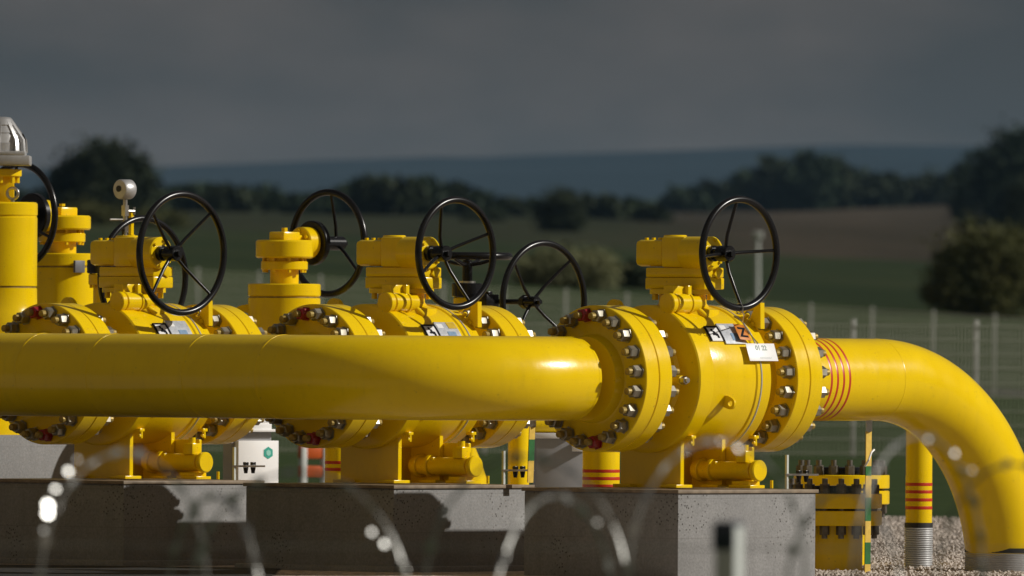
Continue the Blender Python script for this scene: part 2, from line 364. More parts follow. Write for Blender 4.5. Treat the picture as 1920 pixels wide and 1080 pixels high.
def make_valve(loc, label, wheel_r, rot, plate_style, name='ball_valve', dish=36, wp=166):
    root = thing(name, label, 'valve', loc, TH, 'large yellow ball valves in a row')
    # body: necks, barrel with banded ends
    b = MB()
    prof = [(-172, 60), (-172, 84), (-134, 82), (-106, 84), (-100, 90), (-99.5, 131), (-98.5, 136), (-96, 138.5), (-60, 138.5), (-57, 136), (-54, 136.5),
            (54, 136.5), (57, 136), (60, 138.5), (68, 138.5), (69, 136.8), (72, 136.8), (73, 138.5), (96, 138.5), (98.5, 136), (99.5, 131), (100, 90), (106, 84), (134, 82), (172, 84), (172, 60)]
    b.lathe((0, 0, 0), AX, [(t*K, r*K) for t, r in prof], 112)
    b.build('valve_body', YEL, root, 30)
    b = MB(); b.torus(L(70.5, 0, 0), AX, 138.3*K, 1.6*K, 112, 8); b.build('seam_ring', SILV, root)
    flange_disc(root, -171, -206, hub=None)
    flange_disc(root, 171, 206, hub=None)
    flange_bolts(root, -206.5, red=(5, 15)); flange_bolts(root, 206.5, red=(6,))
    # bonnet and gear operator
    b = MB(); b.lathe(L(0, 0, 108), Z, [(0, 72*K), (22*K, 68*K), (28*K, 50*K), (34*K, 45*K), (50*K, 44*K), (51*K, 62*K), (60*K, 62*K)], 40)
    for i in range(8):
        t = 2*math.pi*(i+.5)/8; b.cyl(L(56*math.cos(t), 56*math.sin(t), 148), L(56*math.cos(t), 56*math.sin(t), 160), 6*K, seg=6)
    b.build('bonnet', YEL, root)
    g = MB()
    g.box(L(0, 5, 179), (55*K, 153*K, 22*K), bev=2.5*K)
    g.box(L(0, 5, 199.5), (54*K, 151*K, 18.5*K), bev=2.5*K)
    gb = g.build('gearbox', YEL, root)
    g = MB()
    g.box(L(-1, -62, 236), (58*K, 70*K, 50*K), bev=9*K)
    g.box(L(-1, 2, 238), (60*K, 60*K, 58*K), bev=5*K)
    for q in (-82, -64, -48): g.cyl(L(-12, q, 258), L(-12, q, 265), 4.5*K, seg=6)
    g.cyl(L(0, -20, 262), L(0, -20, 270), 22*K, seg=24, bev=1.5*K)
    g.build('worm_housing', YEL, gb)
    g = MB()
    g.cyl(L(-16, 26, 236), L(-16, 92, 236), 31*K, seg=40, bev=2.5*K)
    for i in range(6):
        t = 2*math.pi*(i+.3)/6; g.cyl(L(-16+25*math.cos(t), 90, 236+25*math.sin(t)), L(-16+25*math.cos(t), 96, 236+25*math.sin(t)), 3*K, seg=6)
    g.box(L(8, 81, 200), (16*K, 8*K, 20*K), Matrix.Rotation(R(35), 3, 'Y'), bev=1.5*K)
    g.build('end_cover', YEL, gb)
    g = MB(); g.cyl(L(-20, 92.5, 235), L(-20, wp-dish-6, 235), 11*K, seg=20); g.cyl(L(-20, 92, 235), L(-20, 103, 235), 15*K, seg=20, bev=1*K)
    g.build('input_shaft', BLK, gb)
    handwheel(root, MP(L(-22.5, wp, 235)), wheel_r, .0215, dish*K, rot)
    # sealant fitting beside the bonnet
    s = MB()
    s.cyl(L(-99, 52, 141), L(-86, 52, 141), 20*K, seg=28, bev=1.5*K); s.cyl(L(-87, 52, 141), L(-82, 52, 141), 12*K, seg=20)
    s.cyl(L(-83, 52, 141), L(-46, 52, 141), 19*K, seg=28, bev=1.5*K); s.cyl(L(-46, 52, 141), L(-41, 52, 141), 20.5*K, seg=28, bev=1*K)
    s.cyl(L(-41, 52, 141), L(-18, 52, 141), 17*K, seg=28, bev=1.5*K); s.cyl(L(-18, 52, 141), L(-4, 52, 141), 11*K, seg=20, bev=1*K)
    s.box(L(-45, 54, 164), (12*K, 16*K, 22*K), bev=1.5*K); s.box(L(-62, 40, 166), (40*K, 26*K, 18*K), bev=2*K)
    s.cyl(L(-22, 62, 130), L(-12, 74, 116), 5*K, seg=10)
    s.build('side_fitting', YEL, root)
    # lifting ears
    e = MB(); e.prism([L(97, 114, 144), L(97, 115, 95), L(97, 86, 103), L(97, 90, 120), L(97, 104, 143)], AX*(11*K)); e.build('lug_plate', YEL, root)
    for a, ang, w, h in ((-99, 122, 40, 34), (99, 136, 44, 38)):
        e = MB(); rd = L(0, math.cos(R(ang)), math.sin(R(ang)))/K; tg = L(0, -math.sin(R(ang)), math.cos(R(ang)))/K
        ear(e, rd*130*K + AX*a*K, rd, tg, AX, w*K, (h+8)*K, 8*K, 9*K)
        e.build('lifting_ear', YEL, root)
    e = MB(); ang = -17; rd = L(0, math.cos(R(ang)), math.sin(R(ang)))/K; tg = L(0, -math.sin(R(ang)), math.cos(R(ang)))/K
    ear(e, rd*134*K + AX*-22*K, rd, tg, AX, 22*K, 30*K, 5.5*K, 5*K); e.build('lifting_ear', YEL, root)
    # plugs
    e = MB(); e.cyl(L(-122, 78, -2), L(-122, 114, -2), 9*K, seg=20); e.mi = 1; e.cyl(L(-122, 112, -2), L(-122, 126, -2), 8*K, seg=6, bev=1*K); e.cyl(L(-122, 124, -2), L(-122, 130, -2), 5*K, seg=12)
    e.build('vent_plug', [YEL, STEEL], root)
    for a in (-73, 99):
        e = MB(); e.box(L(a, 92, -108), (13*K, 16*K, 6*K), bev=1*K); e.cyl(L(a, 96, -110), L(a, 96, -124), 3.5*K, seg=10); e.box(L(a-2, 96, -119), (9*K, 6*K, 5*K), bev=.8*K)
        e.build('grease_nipple', YEL, root)
    e = MB()
    for i in range(3): e.box(L(92, 70+9*i, 128-9*i), (7*K, 6*K, 10*K), Matrix.Rotation(R(45), 3, 'X'), bev=1*K)
    e.cyl(L(88, 96, 104), L(100, 96, 104), 5*K, seg=10)
    e.build('tubing_clip', YEL, root)
    # pedestal and drain
    for a in (-80, 33):
        e = MB()
        n = 14; arc = [L(a, -70+140*i/n, -math.sqrt(130**2-(-70+140*i/n)**2)) for i in range(n+1)]
        poly = [L(a, -77, -203), L(a, 77, -203)] + ([L(a, 77, -112)] + arc[::-1][1:-1] + [L(a, -77, -112)])
        e.prism(poly, AX*(9*K)); e.build('saddle_plate', YEL, root)
        e = MB(); e.box(L(a+2, 60, -200), (46*K, 44*K, 6*K), bev=1*K); e.box(L(a+2, -60, -200), (46*K, 44*K, 6*K), bev=1*K); e.build('foot_plate', YEL, root)
    e = MB(); e.box(L(-23, -30, -165), (104*K, 60*K, 72*K), bev=2*K); e.build('pedestal_box', YEL, root)
    e = MB()
    e.cyl(L(18, 20, -170), L(18, 168, -170), 17.5*K, seg=32, bev=1*K); e.cyl(L(18, 168, -170), L(18, 174, -170), 13*K, seg=24); e.cyl(L(18, 173, -170), L(18, 185, -170), 20*K, seg=36, bev=2*K)
    e.cyl(L(18, 60, -170), L(18, 70, -170), 21*K, seg=32, bev=1*K); e.cyl(L(18, 30, -170), L(18, 40, -170), 22*K, seg=32, bev=1*K)
    e.box(L(16, 147, -144), (24*K, 26*K, 22*K), bev=2*K); e.cyl(L(16, 147, -135), L(16, 147, -122), 7*K, seg=12)
    e.box(L(18, 80, -158), (30*K, 8*K, 9*K), bev=1*K)
    e.box(L(16, 150, -194), (30*K, 44*K, 8*K), bev=1*K); e.box(L(16, 152, -200), (40*K, 56*K, 6*K), bev=1*K)
    e.cyl(L(60, 175, -188), L(60, 175, -203), 3*K, seg=10)
    e.build('drain_valve', YEL, root)
    e = MB(); e.box(L(43, 106, -164), (7*K, 74*K, 76*K), bev=1*K); e.build('drain_shade_plate', YEL, root)  # extra plate, added to keep the sun off the drain cylinder
    # labels on the barrel
    e = MB(); curved_patch(e, -47, -12, 31, 45, 139); lb = e.build('name_plate', WHT, root)
    e = MB()
    curved_patch(e, -47.5, -11.5, 43.6, 45.2, 139.6); curved_patch(e, -47.5, -44.5, 31, 45, 139.6); curved_patch(e, -16, -11.5, 31, 45, 139.6)
    for i in range(4): curved_patch(e, -36+i*3.2, -31+i*3.2, 39.5-2*i, 42-2*i, 139.7, 3)
    curved_patch(e, -36, -22, 36, 37.6, 139.8, 3)
    e.build('emblem', INK, lb)
    e = MB(); curved_patch(e, -10, 46, 28.5, 48, 139); lb = e.build('name_plate', SILV, root)
    e = MB(); curved_patch(e, 12, 34, 31.5, 38, 139.6); e.build('print', BLUEINK, lb)
    e = MB(); curved_patch(e, -7, 9, 41.5, 46, 139.6); e.build('print', WHT, lb)
    if plate_style == 'cut':
        e = MB(); curved_patch(e, 22, 44, 41, 47.5, 139.8); e.build('print', YELD, lb)
    return root

VC = make_valve(LOC_C, 'large yellow ball valve nearest the right elbow with white and orange tags hanging', .328, R(4), 'plain')
VB = make_valve(LOC_B, 'middle of the three large yellow ball valves, with a cut corner on its silver label', .33, R(23), 'cut')
VA = make_valve(LOC_A, 'left large yellow ball valve with the widest handwheel, diagonal spokes, near the pressure gauge', .372, R(45), 'plain', dish=24, wp=154)

# ------------------------------------------------------------------ tags on the right valve
def tag_plate(a, z_ang, rad, wa, ht):
    f = R(z_ang); n = L(0, math.cos(f), math.sin(f))/K; t = L(0, -math.sin(f), math.cos(f))/K
    c = AX*(a*K) + n*(rad*K)
    M = Matrix((AX, t, n)).transposed().to_4x4(); M.translation = c
    Wm = Matrix.Translation(LOC_C) @ Matrix.Rotation(TH, 4, 'Z') @ M
    return Wm
def flat_tag(name, label, Wm, w, h, mt, th=.003):
    b = MB(); b.box((0, 0, 0), (w, h, th), bev=th*.3); o = b.build(name, mt); o.matrix_world = Wm
    return tag(o, label, 'tag')
Wt = tag_plate(72, 20.5, 146, 78, 35)
t1 = flat_tag('identification_tag', 'white rectangular tag with small grey numbers on right yellow valve', Wt, .252, .113, WHT)
lettering('01 22', .044, GRINK, t1, Matrix.Translation((0, .026, .002)), depth=.0006, bold=.0012)
lettering('- - - - - - - - - - -', .016, GRINK, t1, Matrix.Translation((.02, -.036, .002)), depth=.0006, bold=.001)
Wz = tag_plate(39, 37, 147, 30, 32) @ Matrix.Rotation(R(-6), 4, 'Z')
t2 = flat_tag('letter_tag', 'small orange tag with a black letter Z beside the white tag', Wz, .098, .118, ORG)
lettering('Z', .1, INK, t2, Matrix.Translation((0, -.006, .002)), depth=.0006, bold=.003)
# wire that holds them, from the wheel rim
vw = Matrix.Translation(LOC_C) @ Matrix.Rotation(TH, 4, 'Z')
w0 = vw @ L(-3, 152, 133); b = MB()
pts = [vw @ L(-22, 166, 139), vw @ L(-8, 165, 120), Wz @ Vector((.03, .07, .01)), vw @ L(50, 118, 92), Wt @ Vector((-.02, .054, .006))]
b.tube(pts, .0035, 6)
b.torus(vw @ L(-22, 166, 133), A, .03, .003, 24, 6)
tag(b.build('tie_wire', STEEL), 'thin pale wire tying the tags to the right handwheel', 'wire')

# ------------------------------------------------------------------ blocks
def make_block(loc, label):
    root = thing('concrete_block', label, 'plinth', (loc.x, loc.y, 0), TH, 'concrete plinths under the valves')
    h = BASEZ - 8*K
    b = MB(); b.box(Vector((-31*K, 0, h/2-.2)), (376*K, 396*K, h+.4), bev=.006); b.build('plinth', CONC, root)
    b = MB(); b.box(Vector((-31*K, 0, h + 3.2*K)), (384*K, 404*K, 6.4*K), bev=.002)
    b.build('bearing_plate', SLAB, root)
    return root
make_block(LOC_C, 'grey concrete plinth fully sunlit on its right face, under the right valve')
make_block(LOC_B, 'grey concrete plinth under the middle valve with a rounded shadow on its lit face')
make_block(LOC_A, 'grey concrete plinth at the left edge, under the left valve')
# lower footings
for lc, lab in ((LOC_A, 'dark concrete footing below the left plinth'), (LOC_B, 'dark concrete footing below the middle plinth')):
    b = MB(); b.box((-.1, 0, .005), (1.32, 1.38, .06), bev=.01); o = b.build('footing', CONC); o.location = (lc.x, lc.y, 0); o.rotation_euler = (0, 0, TH)
    tag(o, lab, 'footing', 'footings of the plinths')

# earthing brackets at the back of the blocks
for lc, lab in ((LOC_C, 'thin steel earthing bracket behind the right valve drain'), (LOC_B, 'thin steel earthing bracket on the middle plinth beside the striped strap'), (LOC_A, 'thin steel earthing bracket in front of the white cabinet')):
    root = thing('earthing_bracket', lab, 'bracket', (lc.x, lc.y, BASEZ-1.4*K), TH, 'earthing brackets on the plinths')
    b = MB(); b.box(L(134, 145, 32), (5*K, 5*K, 64*K)); b.build('post', POST, root)
    b = MB(); b.box(L(134+26, 145+14, 27), (66*K, 6*K, 3.5*K), Matrix.Rotation(R(-25), 3, 'Z')); b.build('arm', STEEL, root)
    for i in (18, 38):
        b = MB(); b.box(L(134+i, 145+14, 32), (9*K, 8*K, 6*K), bev=1*K); b.lathe(L(134+i, 159, 25), -Z, [(0, 5.5*K), (12*K, 3.5*K)], 10); b.build('clamp', BLK, root)

# ------------------------------------------------------------------ pipes
def bend(c0, d0, d1, rad, n=28):
    """centre-line points of a bend that starts at c0 heading d0 and turns to d1"""
    cc = c0 + d1*rad
    return [cc - d1*rad*math.cos(t) + d0*rad*math.sin(t) for t in [math.pi/2*i/n for i in range(n+1)]]
def ring_band(b, c, ax, r, w, th):
    b.lathe(Vector(c)-Vector(ax)*w/2, ax, [(0, r), (0, r+th*.6), (w*.2, r+th), (w*.8, r+th), (w, r+th*.6), (w, r)], 64)
PR = 78.2*K
# header: from the right valve's left flange, round a flat bend, then away behind to the left
hd = thing('header_pipe', 'long thick yellow header pipe across the front, bending into the right valve', 'pipe', LOC_C, TH)
HB = 350
bp = bend(L(-355, 0, 0), -AX, -PX, HB*K)
b = MB(); b.tube([L(-300, 0, 0)] + bp + [L(-355-HB, -HB-2150, 0)], PR, 72); b.build('pipe', YEL, hd)
flange_disc(hd, -242, -207, hub=83, hublen=22)
for po in (738, 1467):
    b = MB(); b.tube([L(-355-HB, -po, 0), L(-300, -po, 0)], PR, 64); b.build('branch_pipe', YEL, hd)
    f = flange_disc(hd, -242, -207, hub=83, hublen=22); f.location = L(0, -po, 0)
for p_ in (-HB-2, -HB-195, -HB-450, -HB-640, -HB-900):
    b = MB(); ring_band(b, L(-355-HB, p_, 0), PX, PR-.0005, 4.5*K, .0028); b.build('weld_seam', YEL, hd)
b = MB(); ring_band(b, L(-304, 0, 0), AX, PR-.0005, 4*K, .002); b.build('weld_seam', YEL, hd)
# outlet elbows
def outlet(loc, label, stripes=True):
    root = thing('outlet_pipe', label, 'pipe', loc, TH, 'outlet pipes that turn down into the ground')
    a0 = 538; rb = 376
    b = MB(); pts = [L(300, 0, 0), L(a0, 0, 0)] + bend(L(a0, 0, 0), AX, -Z, rb*K, 36)[1:] + [L(a0+rb, 0, -rb-12)]
    b.tube(pts, PR, 72); b.build('elbow', YEL, root)
    flange_disc(root, 242, 207, hub=83, hublen=22)
    for a in (300, a0):
        b = MB(); ring_band(b, L(a, 0, 0), AX, PR-.0006, 4*K, .002); b.build('weld_seam', YEL, root)
    if stripes:
        for a in (330, 347, 364, 381):
            b = MB(); ring_band(b, L(a, 0, 0), AX, PR-.0006, 5.5*K, .0016); b.build('red_stripe', REDP, root)
    b = MB(); zz = -322
    prof = [(0, PR+.002)]; zl = (AXIS_Z - abs(zz)*K)
    b.lathe(L(a0+rb-.6, 0, zz), -Z, [(0, PR+.001), (0, PR+.009), (9*K, PR+.009), (9*K, PR+.001)], 64); b.build('seal_ring', RUB, root)
    b = MB(); n = 14; prof = []
    for i in range(n):
        t0 = 9.5*K + i*zl/n
        prof += [(t0, PR-.002), (t0+.005, PR+.012), (t0+.014, PR+.004), (t0+zl/n*.5, PR+.008)]
    prof.append((zl+.05, PR+.003))
    b.lathe(L(a0+rb-.6, 0, zz), -Z, prof, 72); b.build('cladding', CLAD, root)
    return root
outlet(LOC_C, 'thick yellow outlet pipe with four red rings and elbow down at right')
outlet(LOC_B, 'yellow outlet pipe turning down behind the right valve')
outlet(LOC_A, 'yellow outlet pipe turning down behind the middle valve')

# ------------------------------------------------------------------ striped risers
def riser(px, d, rpx, ytop, label, ycap=None, stripes=(), yclad=None):
    s = d/F; base = W(px, 900, d); root = thing('riser_pipe', label, 'pipe', (base.x, base.y, 0), 0, 'thin yellow riser pipes')
    zt = W(px, ytop, d).z; r = rpx*s
    zc = W(px, yclad, d).z if yclad else -.05
    b = MB(); b.lathe((0, 0, zc), Z, [(0, r), (zt-zc-.1, r), (zt-zc-.03, r*.85), (zt-zc, r*.4)], 40); b.build('pipe', YEL, root)
    for y in stripes:
        b = MB(); ring_band(b, (0, 0, W(px, y, d).z), Z, r-.0005, 6*s, .0016); b.build('red_stripe', REDP, root)
    if yclad:
        b = MB(); b.lathe((0, 0, zc-9*s), Z, [(0, r+.0005), (0, r+.005), (9*s, r+.005), (9*s, r+.0005)], 40); b.build('seal_ring', RUB, root)
        b = MB(); n = 22; Lh = zc-9*s+.05; prof = []
        for i in range(n): prof += [(i*Lh/n, r-.004), (i*Lh/n+.004, r+.008), (i*Lh/n+.012, r+.003)]
        prof.append((Lh, r+.001)); b.lathe((0, 0, -.05), Z, prof, 48); b.build('cladding', CLAD, root)
    return root
riser(1723, 88.5, 25, 765, 'yellow riser with four red rings above steel cladding, under the elbow', stripes=(908, 922, 937, 952), yclad=980)
riser(1127, 87.2, 35, 790, 'yellow riser with red rings standing left of the right valve pedestal', stripes=(883, 897, 911))
riser(635, 88.8, 26, 790, 'shaded yellow riser with dark red rings left of the middle valve pedestal', stripes=(867, 880))
riser(972, 91, 20, 750, 'plain yellow riser behind the bracket of the middle plinth')

# ------------------------------------------------------------------ capped flange nozzles, lower right
def nozzle(px, d, rp, rf, y0, y1, label):
    s = d/F; base = W(px, 900, d); root = thing('blind_flange_nozzle', label, 'nozzle', (base.x, base.y, 0), R(10), 'bolted flange nozzles behind the right plinth')
    z1 = W(px, y0, d).z; z0 = W(px, y1, d).z; zm = (z0+z1)/2
    b = MB(); b.cyl((0, 0, -.05), (0, 0, z0+.002), rp*s, seg=48); b.build('pipe', YEL, root)
    for lo, hi, n in ((z0, zm-2*s, 'flange'), (zm+2*s, z1, 'blind_flange')):
        b = MB(); b.cyl((0, 0, lo), (0, 0, hi), rf*s, seg=64, bev=1.5*s); b.build(n, YEL, root)
    b = MB(); b.cyl((0, 0, zm-2.1*s), (0, 0, zm+2.1*s), rf*.8*s, seg=48); b.build('gasket', RUB, root)
    bb = MB()
    for lo, hi in ((z1, z1+17*s), (z0-17*s, z0)): bb.cyl((0, 0, lo), (0, 0, hi), 9.5*s, seg=6, bev=1*s)
    bb.mi = 1; bb.cyl((0, 0, z0-24*s), (0, 0, z1+27*s), 5.5*s, seg=10)
    st = bb.build('stud_bolt', [mat('weathered_nut', (.16, .14, .11), .5, .6, var=.6, vscale=25), mat('weathered_stud', (.22, .2, .17), .45, .7, var=.6, vscale=30)])
    for i in range(16):
        t = 2*math.pi*i/16
        M = Matrix.Translation((rf*.86*s*math.cos(t), rf*.86*s*math.sin(t), 0)) @ Matrix.Rotation(random.random(), 4, 'Z')
        if i == 0: st.parent = root; st.matrix_local = M
        else: place(st, root, M)
    b = MB(); b.cyl((0, 0, z1), (0, 0, z1+14*s), rf*.5*s, seg=32, bev=2*s)
    b.build('boss', BLK, root)
    return root
nozzle(1562, 87.15, 56, 92, 925, 985, 'shaded yellow bolted flange nozzle right of the right plinth')
nozzle(1578, 89.5, 54, 90, 890, 945, 'farther yellow flange nozzle whose sunlit edge shows beyond the shaded one')

# earthing straps with yellow and green tape
def strap(px0, y0, px1, y1, d, bands, label, w=11):
    s = d/F; top = W(px0, y0, d); root = thing('earthing_strap', label, 'strap', (top.x, top.y, 0), 0, 'yellow and green striped earthing straps')
    inv = Matrix.Translation(root.location).inverted()
    for ya, yb, mt, nm in bands:
        b = MB(); fx = lambda y: px0 + (px1-px0)*(y-y0)/(y1-y0)
        pa = inv @ W(fx(ya), ya, d); pb = inv @ W(fx(yb), yb, d)
        hw = w/2*s
        hv = A*(hw/.72)
        q = [pa - hv, pa + hv, pb + hv, pb - hv]
        b.prism(q, P*.006); b.build(nm, mt, root)
    return root, inv
G_, Y_ = GREEN, YTAPE
st, inv = strap(1629, 787, 1626, 1105, 86.2, [(809, 874, Y_, 'yellow_band'), (874, 892, G_, 'green_band'), (892, 933, Y_, 'yellow_band'), (933, 977, G_, 'green_band'), (977, 1017, Y_, 'yellow_band'), (1017, 1058, G_, 'green_band'), (1058, 1105, Y_, 'yellow_band')],
             'tall striped earthing strap with white cable tie, hanging below the right pipe')
b = MB(); c = inv @ W(1629.5, 798, 86.2); b.box(c, (12*K, .03, 22*K), bev=.002); b.cyl(c+Vector((0, -.02, 7*K)), c+Vector((0, .02, 7*K)), 7*K, seg=6); b.cyl(c+Vector((0, -.022, -6*K)), c+Vector((0, .02, -6*K)), 7*K, seg=6); b.build('clamp', STEEL, st)
b = MB(); b.tube([inv @ W(1622, 874, 86.15), inv @ W(1629, 862, 86.13), inv @ W(1634, 848, 86.15), inv @ W(1639, 843, 86.17)], 2*K, 8); b.build('cable_tie', WHT, st)
st, inv = strap(998, 793, 994, 905, 86.4, [(801, 824, Y_, 'yellow_band'), (824, 864, G_, 'green_band'), (864, 905, Y_, 'yellow_band')], 'short striped earthing strap right of the middle plinth bracket', w=11)
b = MB(); b.box(inv @ W(999, 794, 86.4), (12*K, .03, 14*K), bev=.002); b.build('clamp', STEEL, st)

# ------------------------------------------------------------------ second row: stem towers
def tower(px, d, ys, label, wheel_sign, wheel, down_px):
    """tall yellow stem housing on a pipe behind the front row. ys: list of photo rows"""
    s = d/F; base = W(px, ys['cap'], d); root = thing('stem_tower', label, 'valve', (base.x, base.y, 0), TH, 'yellow stem towers with black handwheels')
    zf = lambda y: W(px, y, d).z
    cap, neck, fl, disc, boss, top = [zf(ys[q]) for q in ('cap', 'neck', 'fl', 'disc', 'boss', 'top')]
    r = 68*s
    b = MB(); b.lathe((0, 0, AXIS_Z+.06), Z, [(0, r*1.1), (.05, r), (cap-27*s-AXIS_Z-.06, r)], 56); b.build('housing', YEL, root)
    b = MB(); b.cyl((0, 0, cap-27*s), (0, 0, cap-24*s), r*.97, seg=56); b.build('gasket', STUD, root)
    b = MB(); b.cyl((0, 0, cap-24*s), (0, 0, cap), r*1.005, seg=56, bev=2*s); b.build('cap', YEL, root)
    b = MB(); b.cyl((0, 0, cap), (0, 0, neck), 27*s, seg=36)
    b.cyl((0, 0, neck), (0, 0, fl), 44*s, seg=40, bev=1.5*s); b.cyl((0, 0, fl), (0, 0, fl+6*s), 36*s, seg=32)
    for i in range(8):
        t = 2*math.pi*(i+.3)/8; b.cyl((39*s*math.cos(t), 39*s*math.sin(t), neck-5*s), (39*s*math.cos(t), 39*s*math.sin(t), fl+6*s), 4*s, seg=6)
    b.build('yoke', YEL, root)
    b = MB(); b.cyl((0, 0, fl+6*s), (0, 0, disc), 54*s, seg=56, bev=3*s)
    b.box((0, 0, disc+7*s), (44*s, 40*s, 17*s), bev=3*s); b.box((12*s*wheel_sign, 0, disc+4*s), (60*s, 26*s, 12*s), bev=3*s); b.cyl((0, 0, boss), (0, 0, top), 6.5*s, seg=6)
    g = b.build('gearbox', YEL, root)
    zc = zf(ys['wheel'])
    b = MB(); x0 = 40*s*wheel_sign; x1 = 68*s*wheel_sign
    b.cyl((x0, 0, zc), (x1, 0, zc), 30*s, seg=36, bev=2*s)
    for i in range(6):
        t = 2*math.pi*(i+.5)/6; b.cyl((x0-4*s*wheel_sign, 22*s*math.cos(t), zc+22*s*math.sin(t)), (x0+2*s*wheel_sign, 22*s*math.cos(t), zc+22*s*math.sin(t)), 4*s, seg=6)
    b.build('worm_cover', YEL, g)
    b = MB(); b.cyl((x1, 0, zc), (x1+14*s*wheel_sign, 0, zc), 42*s, seg=48, bev=2*s); b.build('position_disc', BLK, g)
    b = MB(); b.cyl((x1+14*s*wheel_sign, 0, zc), (x1+66*s*wheel_sign, 0, zc), 13*s, seg=20); b.build('input_shaft', BLK, g)
    rr, off = wheel
    M = Matrix.Translation((off*s*wheel_sign, 0, zc+6*s*0)) @ (Matrix.Rotation(math.pi, 4, 'Z') if wheel_sign < 0 else Matrix())
    handwheel(root, M, rr, .022, -22*s, R(94), 3, hub_r=14, hub_l=34)
    # lugs
    for q in ((R(-52)), (R(128))):
        rd = Vector((math.cos(q), math.sin(q), 0)); tg = Z.copy(); nr = rd.cross(tg)
        e = MB(); ear(e, rd*(r-4*s) + Vector((0, 0, cap-64*s)), rd, tg, nr, 48*s, 34*s, 10*s, 10*s); e.build('lifting_ear', YEL, root)
    # pipe beneath and its leg into the ground
    dn = down_px*s
    b = MB(); pts = [Vector((-.3, 0, AXIS_Z)), Vector((dn-.3, 0, AXIS_Z))] + bend(Vector((dn-.3, 0, AXIS_Z)), AX, -Z, .3, 14)[1:] + [Vector((dn, 0, -.05))]
    b.tube(pts, .2, 40); b.build('pipe', YEL, root)
    return root
tower(533, 90.3, dict(cap=532, neck=506, fl=490, disc=450, boss=447, top=427, wheel=455), 'yellow stem tower with black three spoke handwheel left of the middle valve gearbox', 1, (.33, 116), 260)
DT = tower(116, 92.0, dict(cap=475, neck=454, fl=437, disc=404, boss=387, top=382, wheel=405), 'yellow stem tower behind the left valve, half hidden by its own black handwheel', -1, (.335, 112), 230)
# flange on the far tower's pipe
b = MB(); b.lathe((0, 0, AXIS_Z), AX, [(-.14, .2), (-.14, .44), (-.01, .44), (-.01, .41), (.01, .41), (.01, .44), (.14, .44), (.14, .2)], 80); b.build('flange', YEL, DT)
for i in range(20):
    ph = 2*math.pi*(i+.2)/20
    place(BOLTR if i in (5,) else BOLT, DT, Matrix.Translation((0, -.38*math.cos(ph), AXIS_Z+.38*math.sin(ph))) @ Matrix.Rotation(random.random(), 4, 'X'))
b = MB(); b.box(Vector((-.08, -.245, W(116, 500, 92).z)), (.09, .02, .08), bev=.004); b.build('label_box', mat('grey_label', (.13, .13, .14), .5), DT)

# actuated tower at the left edge
d = 90.2; s = d/F; bs = W(0, 600, d)
AT = thing('actuated_valve', 'yellow valve tower at the left edge topped by a silver actuator', 'valve', (bs.x, bs.y, 0), TH)
zf = lambda y: W(0, y, d).z
b = MB(); b.lathe((0, 0, AXIS_Z), Z, [(0, 84*s), (zf(612)-AXIS_Z, 84*s), (zf(585)-AXIS_Z, 74*s), (zf(570)-AXIS_Z, 69.5*s), (zf(540)-AXIS_Z, 69*s)], 56); b.build('housing_base', YEL, AT)
b = MB(); b.cyl((0, 0, zf(540)), (0, 0, zf(536)), 67.5*s, seg=56); b.build('gasket', STUD, AT)
b = MB(); b.lathe((0, 0, zf(536)), Z, [(0, 69*s), (zf(408)-zf(536), 69*s), (zf(407)-zf(536), 67.8*s), (zf(404)-zf(536), 67.8*s), (zf(403)-zf(536), 69.3*s), (zf(382)-zf(536), 69.3*s), (zf(379)-zf(536), 66*s)], 56); b.build('housing', YEL, AT)
b = MB()
Rv = Matrix.Rotation(-TH, 3, 'Z')
b.box(Vector((0, 0, (zf(379)+zf(329))/2)), (50*s, 18*s, zf(329)-zf(379)), Rv, bev=1.5*s)
b.prism([Rv @ Vector((x*s, 0, zf(y))) for x, y in ((4, 379), (16, 371), (10, 352), (4, 345))], Rv @ Vector((0, 16*s, 0)))
b.cyl((0, 0, zf(331)), (0, 0, zf(317)), 39*s, seg=48, bev=1.5*s)
for i in range(8): b.cyl((31*s*math.cos(i*.785), 31*s*math.sin(i*.785), zf(343)), (31*s*math.cos(i*.785), 31*s*math.sin(i*.785), zf(330)), 5*s, seg=6)
b.build('yoke', YEL, AT)
b = MB(); b.torus(Rv @ Vector((23*s, -20*s, zf(363))), Rv @ Vector((.25, 1, 0)), 10.5*s, 3*s, 28, 10); b.cyl(Rv @ Vector((23*s, -20*s, zf(380))), Rv @ Vector((23*s, -20*s, zf(373))), 4*s, seg=10); b.build('eye_bolt', STEEL, AT)
b = MB()
b.box(Vector((0, 0, zf(301))), (112*s, 104*s, 19*s), Rv, bev=3*s); b.box(Vector((-3*s, 0, zf(288))), (98*s, 96*s, 9*s), Rv, bev=2.5*s)
b.lathe((0, 0, zf(285)), Z, [(0, 45*s), (zf(268)-zf(285), 44.5*s), (zf(266)-zf(285), 42.5*s), (zf(255)-zf(285), 40*s), (zf(250)-zf(285), 36*s), (zf(249)-zf(285), 37*s), (zf(236)-zf(285), 27*s), (zf(234)-zf(285), 28*s), (zf(224)-zf(285), 21*s), (zf(220)-zf(285), 17*s), (zf(219)-zf(285), 9*s)], 40)
act = b.build('actuator', ALU, AT)
b = MB()
for q in (R(-98), R(-75), R(-25), R(0), R(40), R(-140)):
    rd = Vector((math.cos(q), math.sin(q), 0))
    b.prism([rd*38*s + Z*zf(286), rd*52*s + Z*zf(286), rd*50*s+Z*zf(262), rd*24*s+Z*zf(228), rd*18*s + Z*zf(229)], rd.cross(Z)*7*s)
b.build('rib', ALU, act)
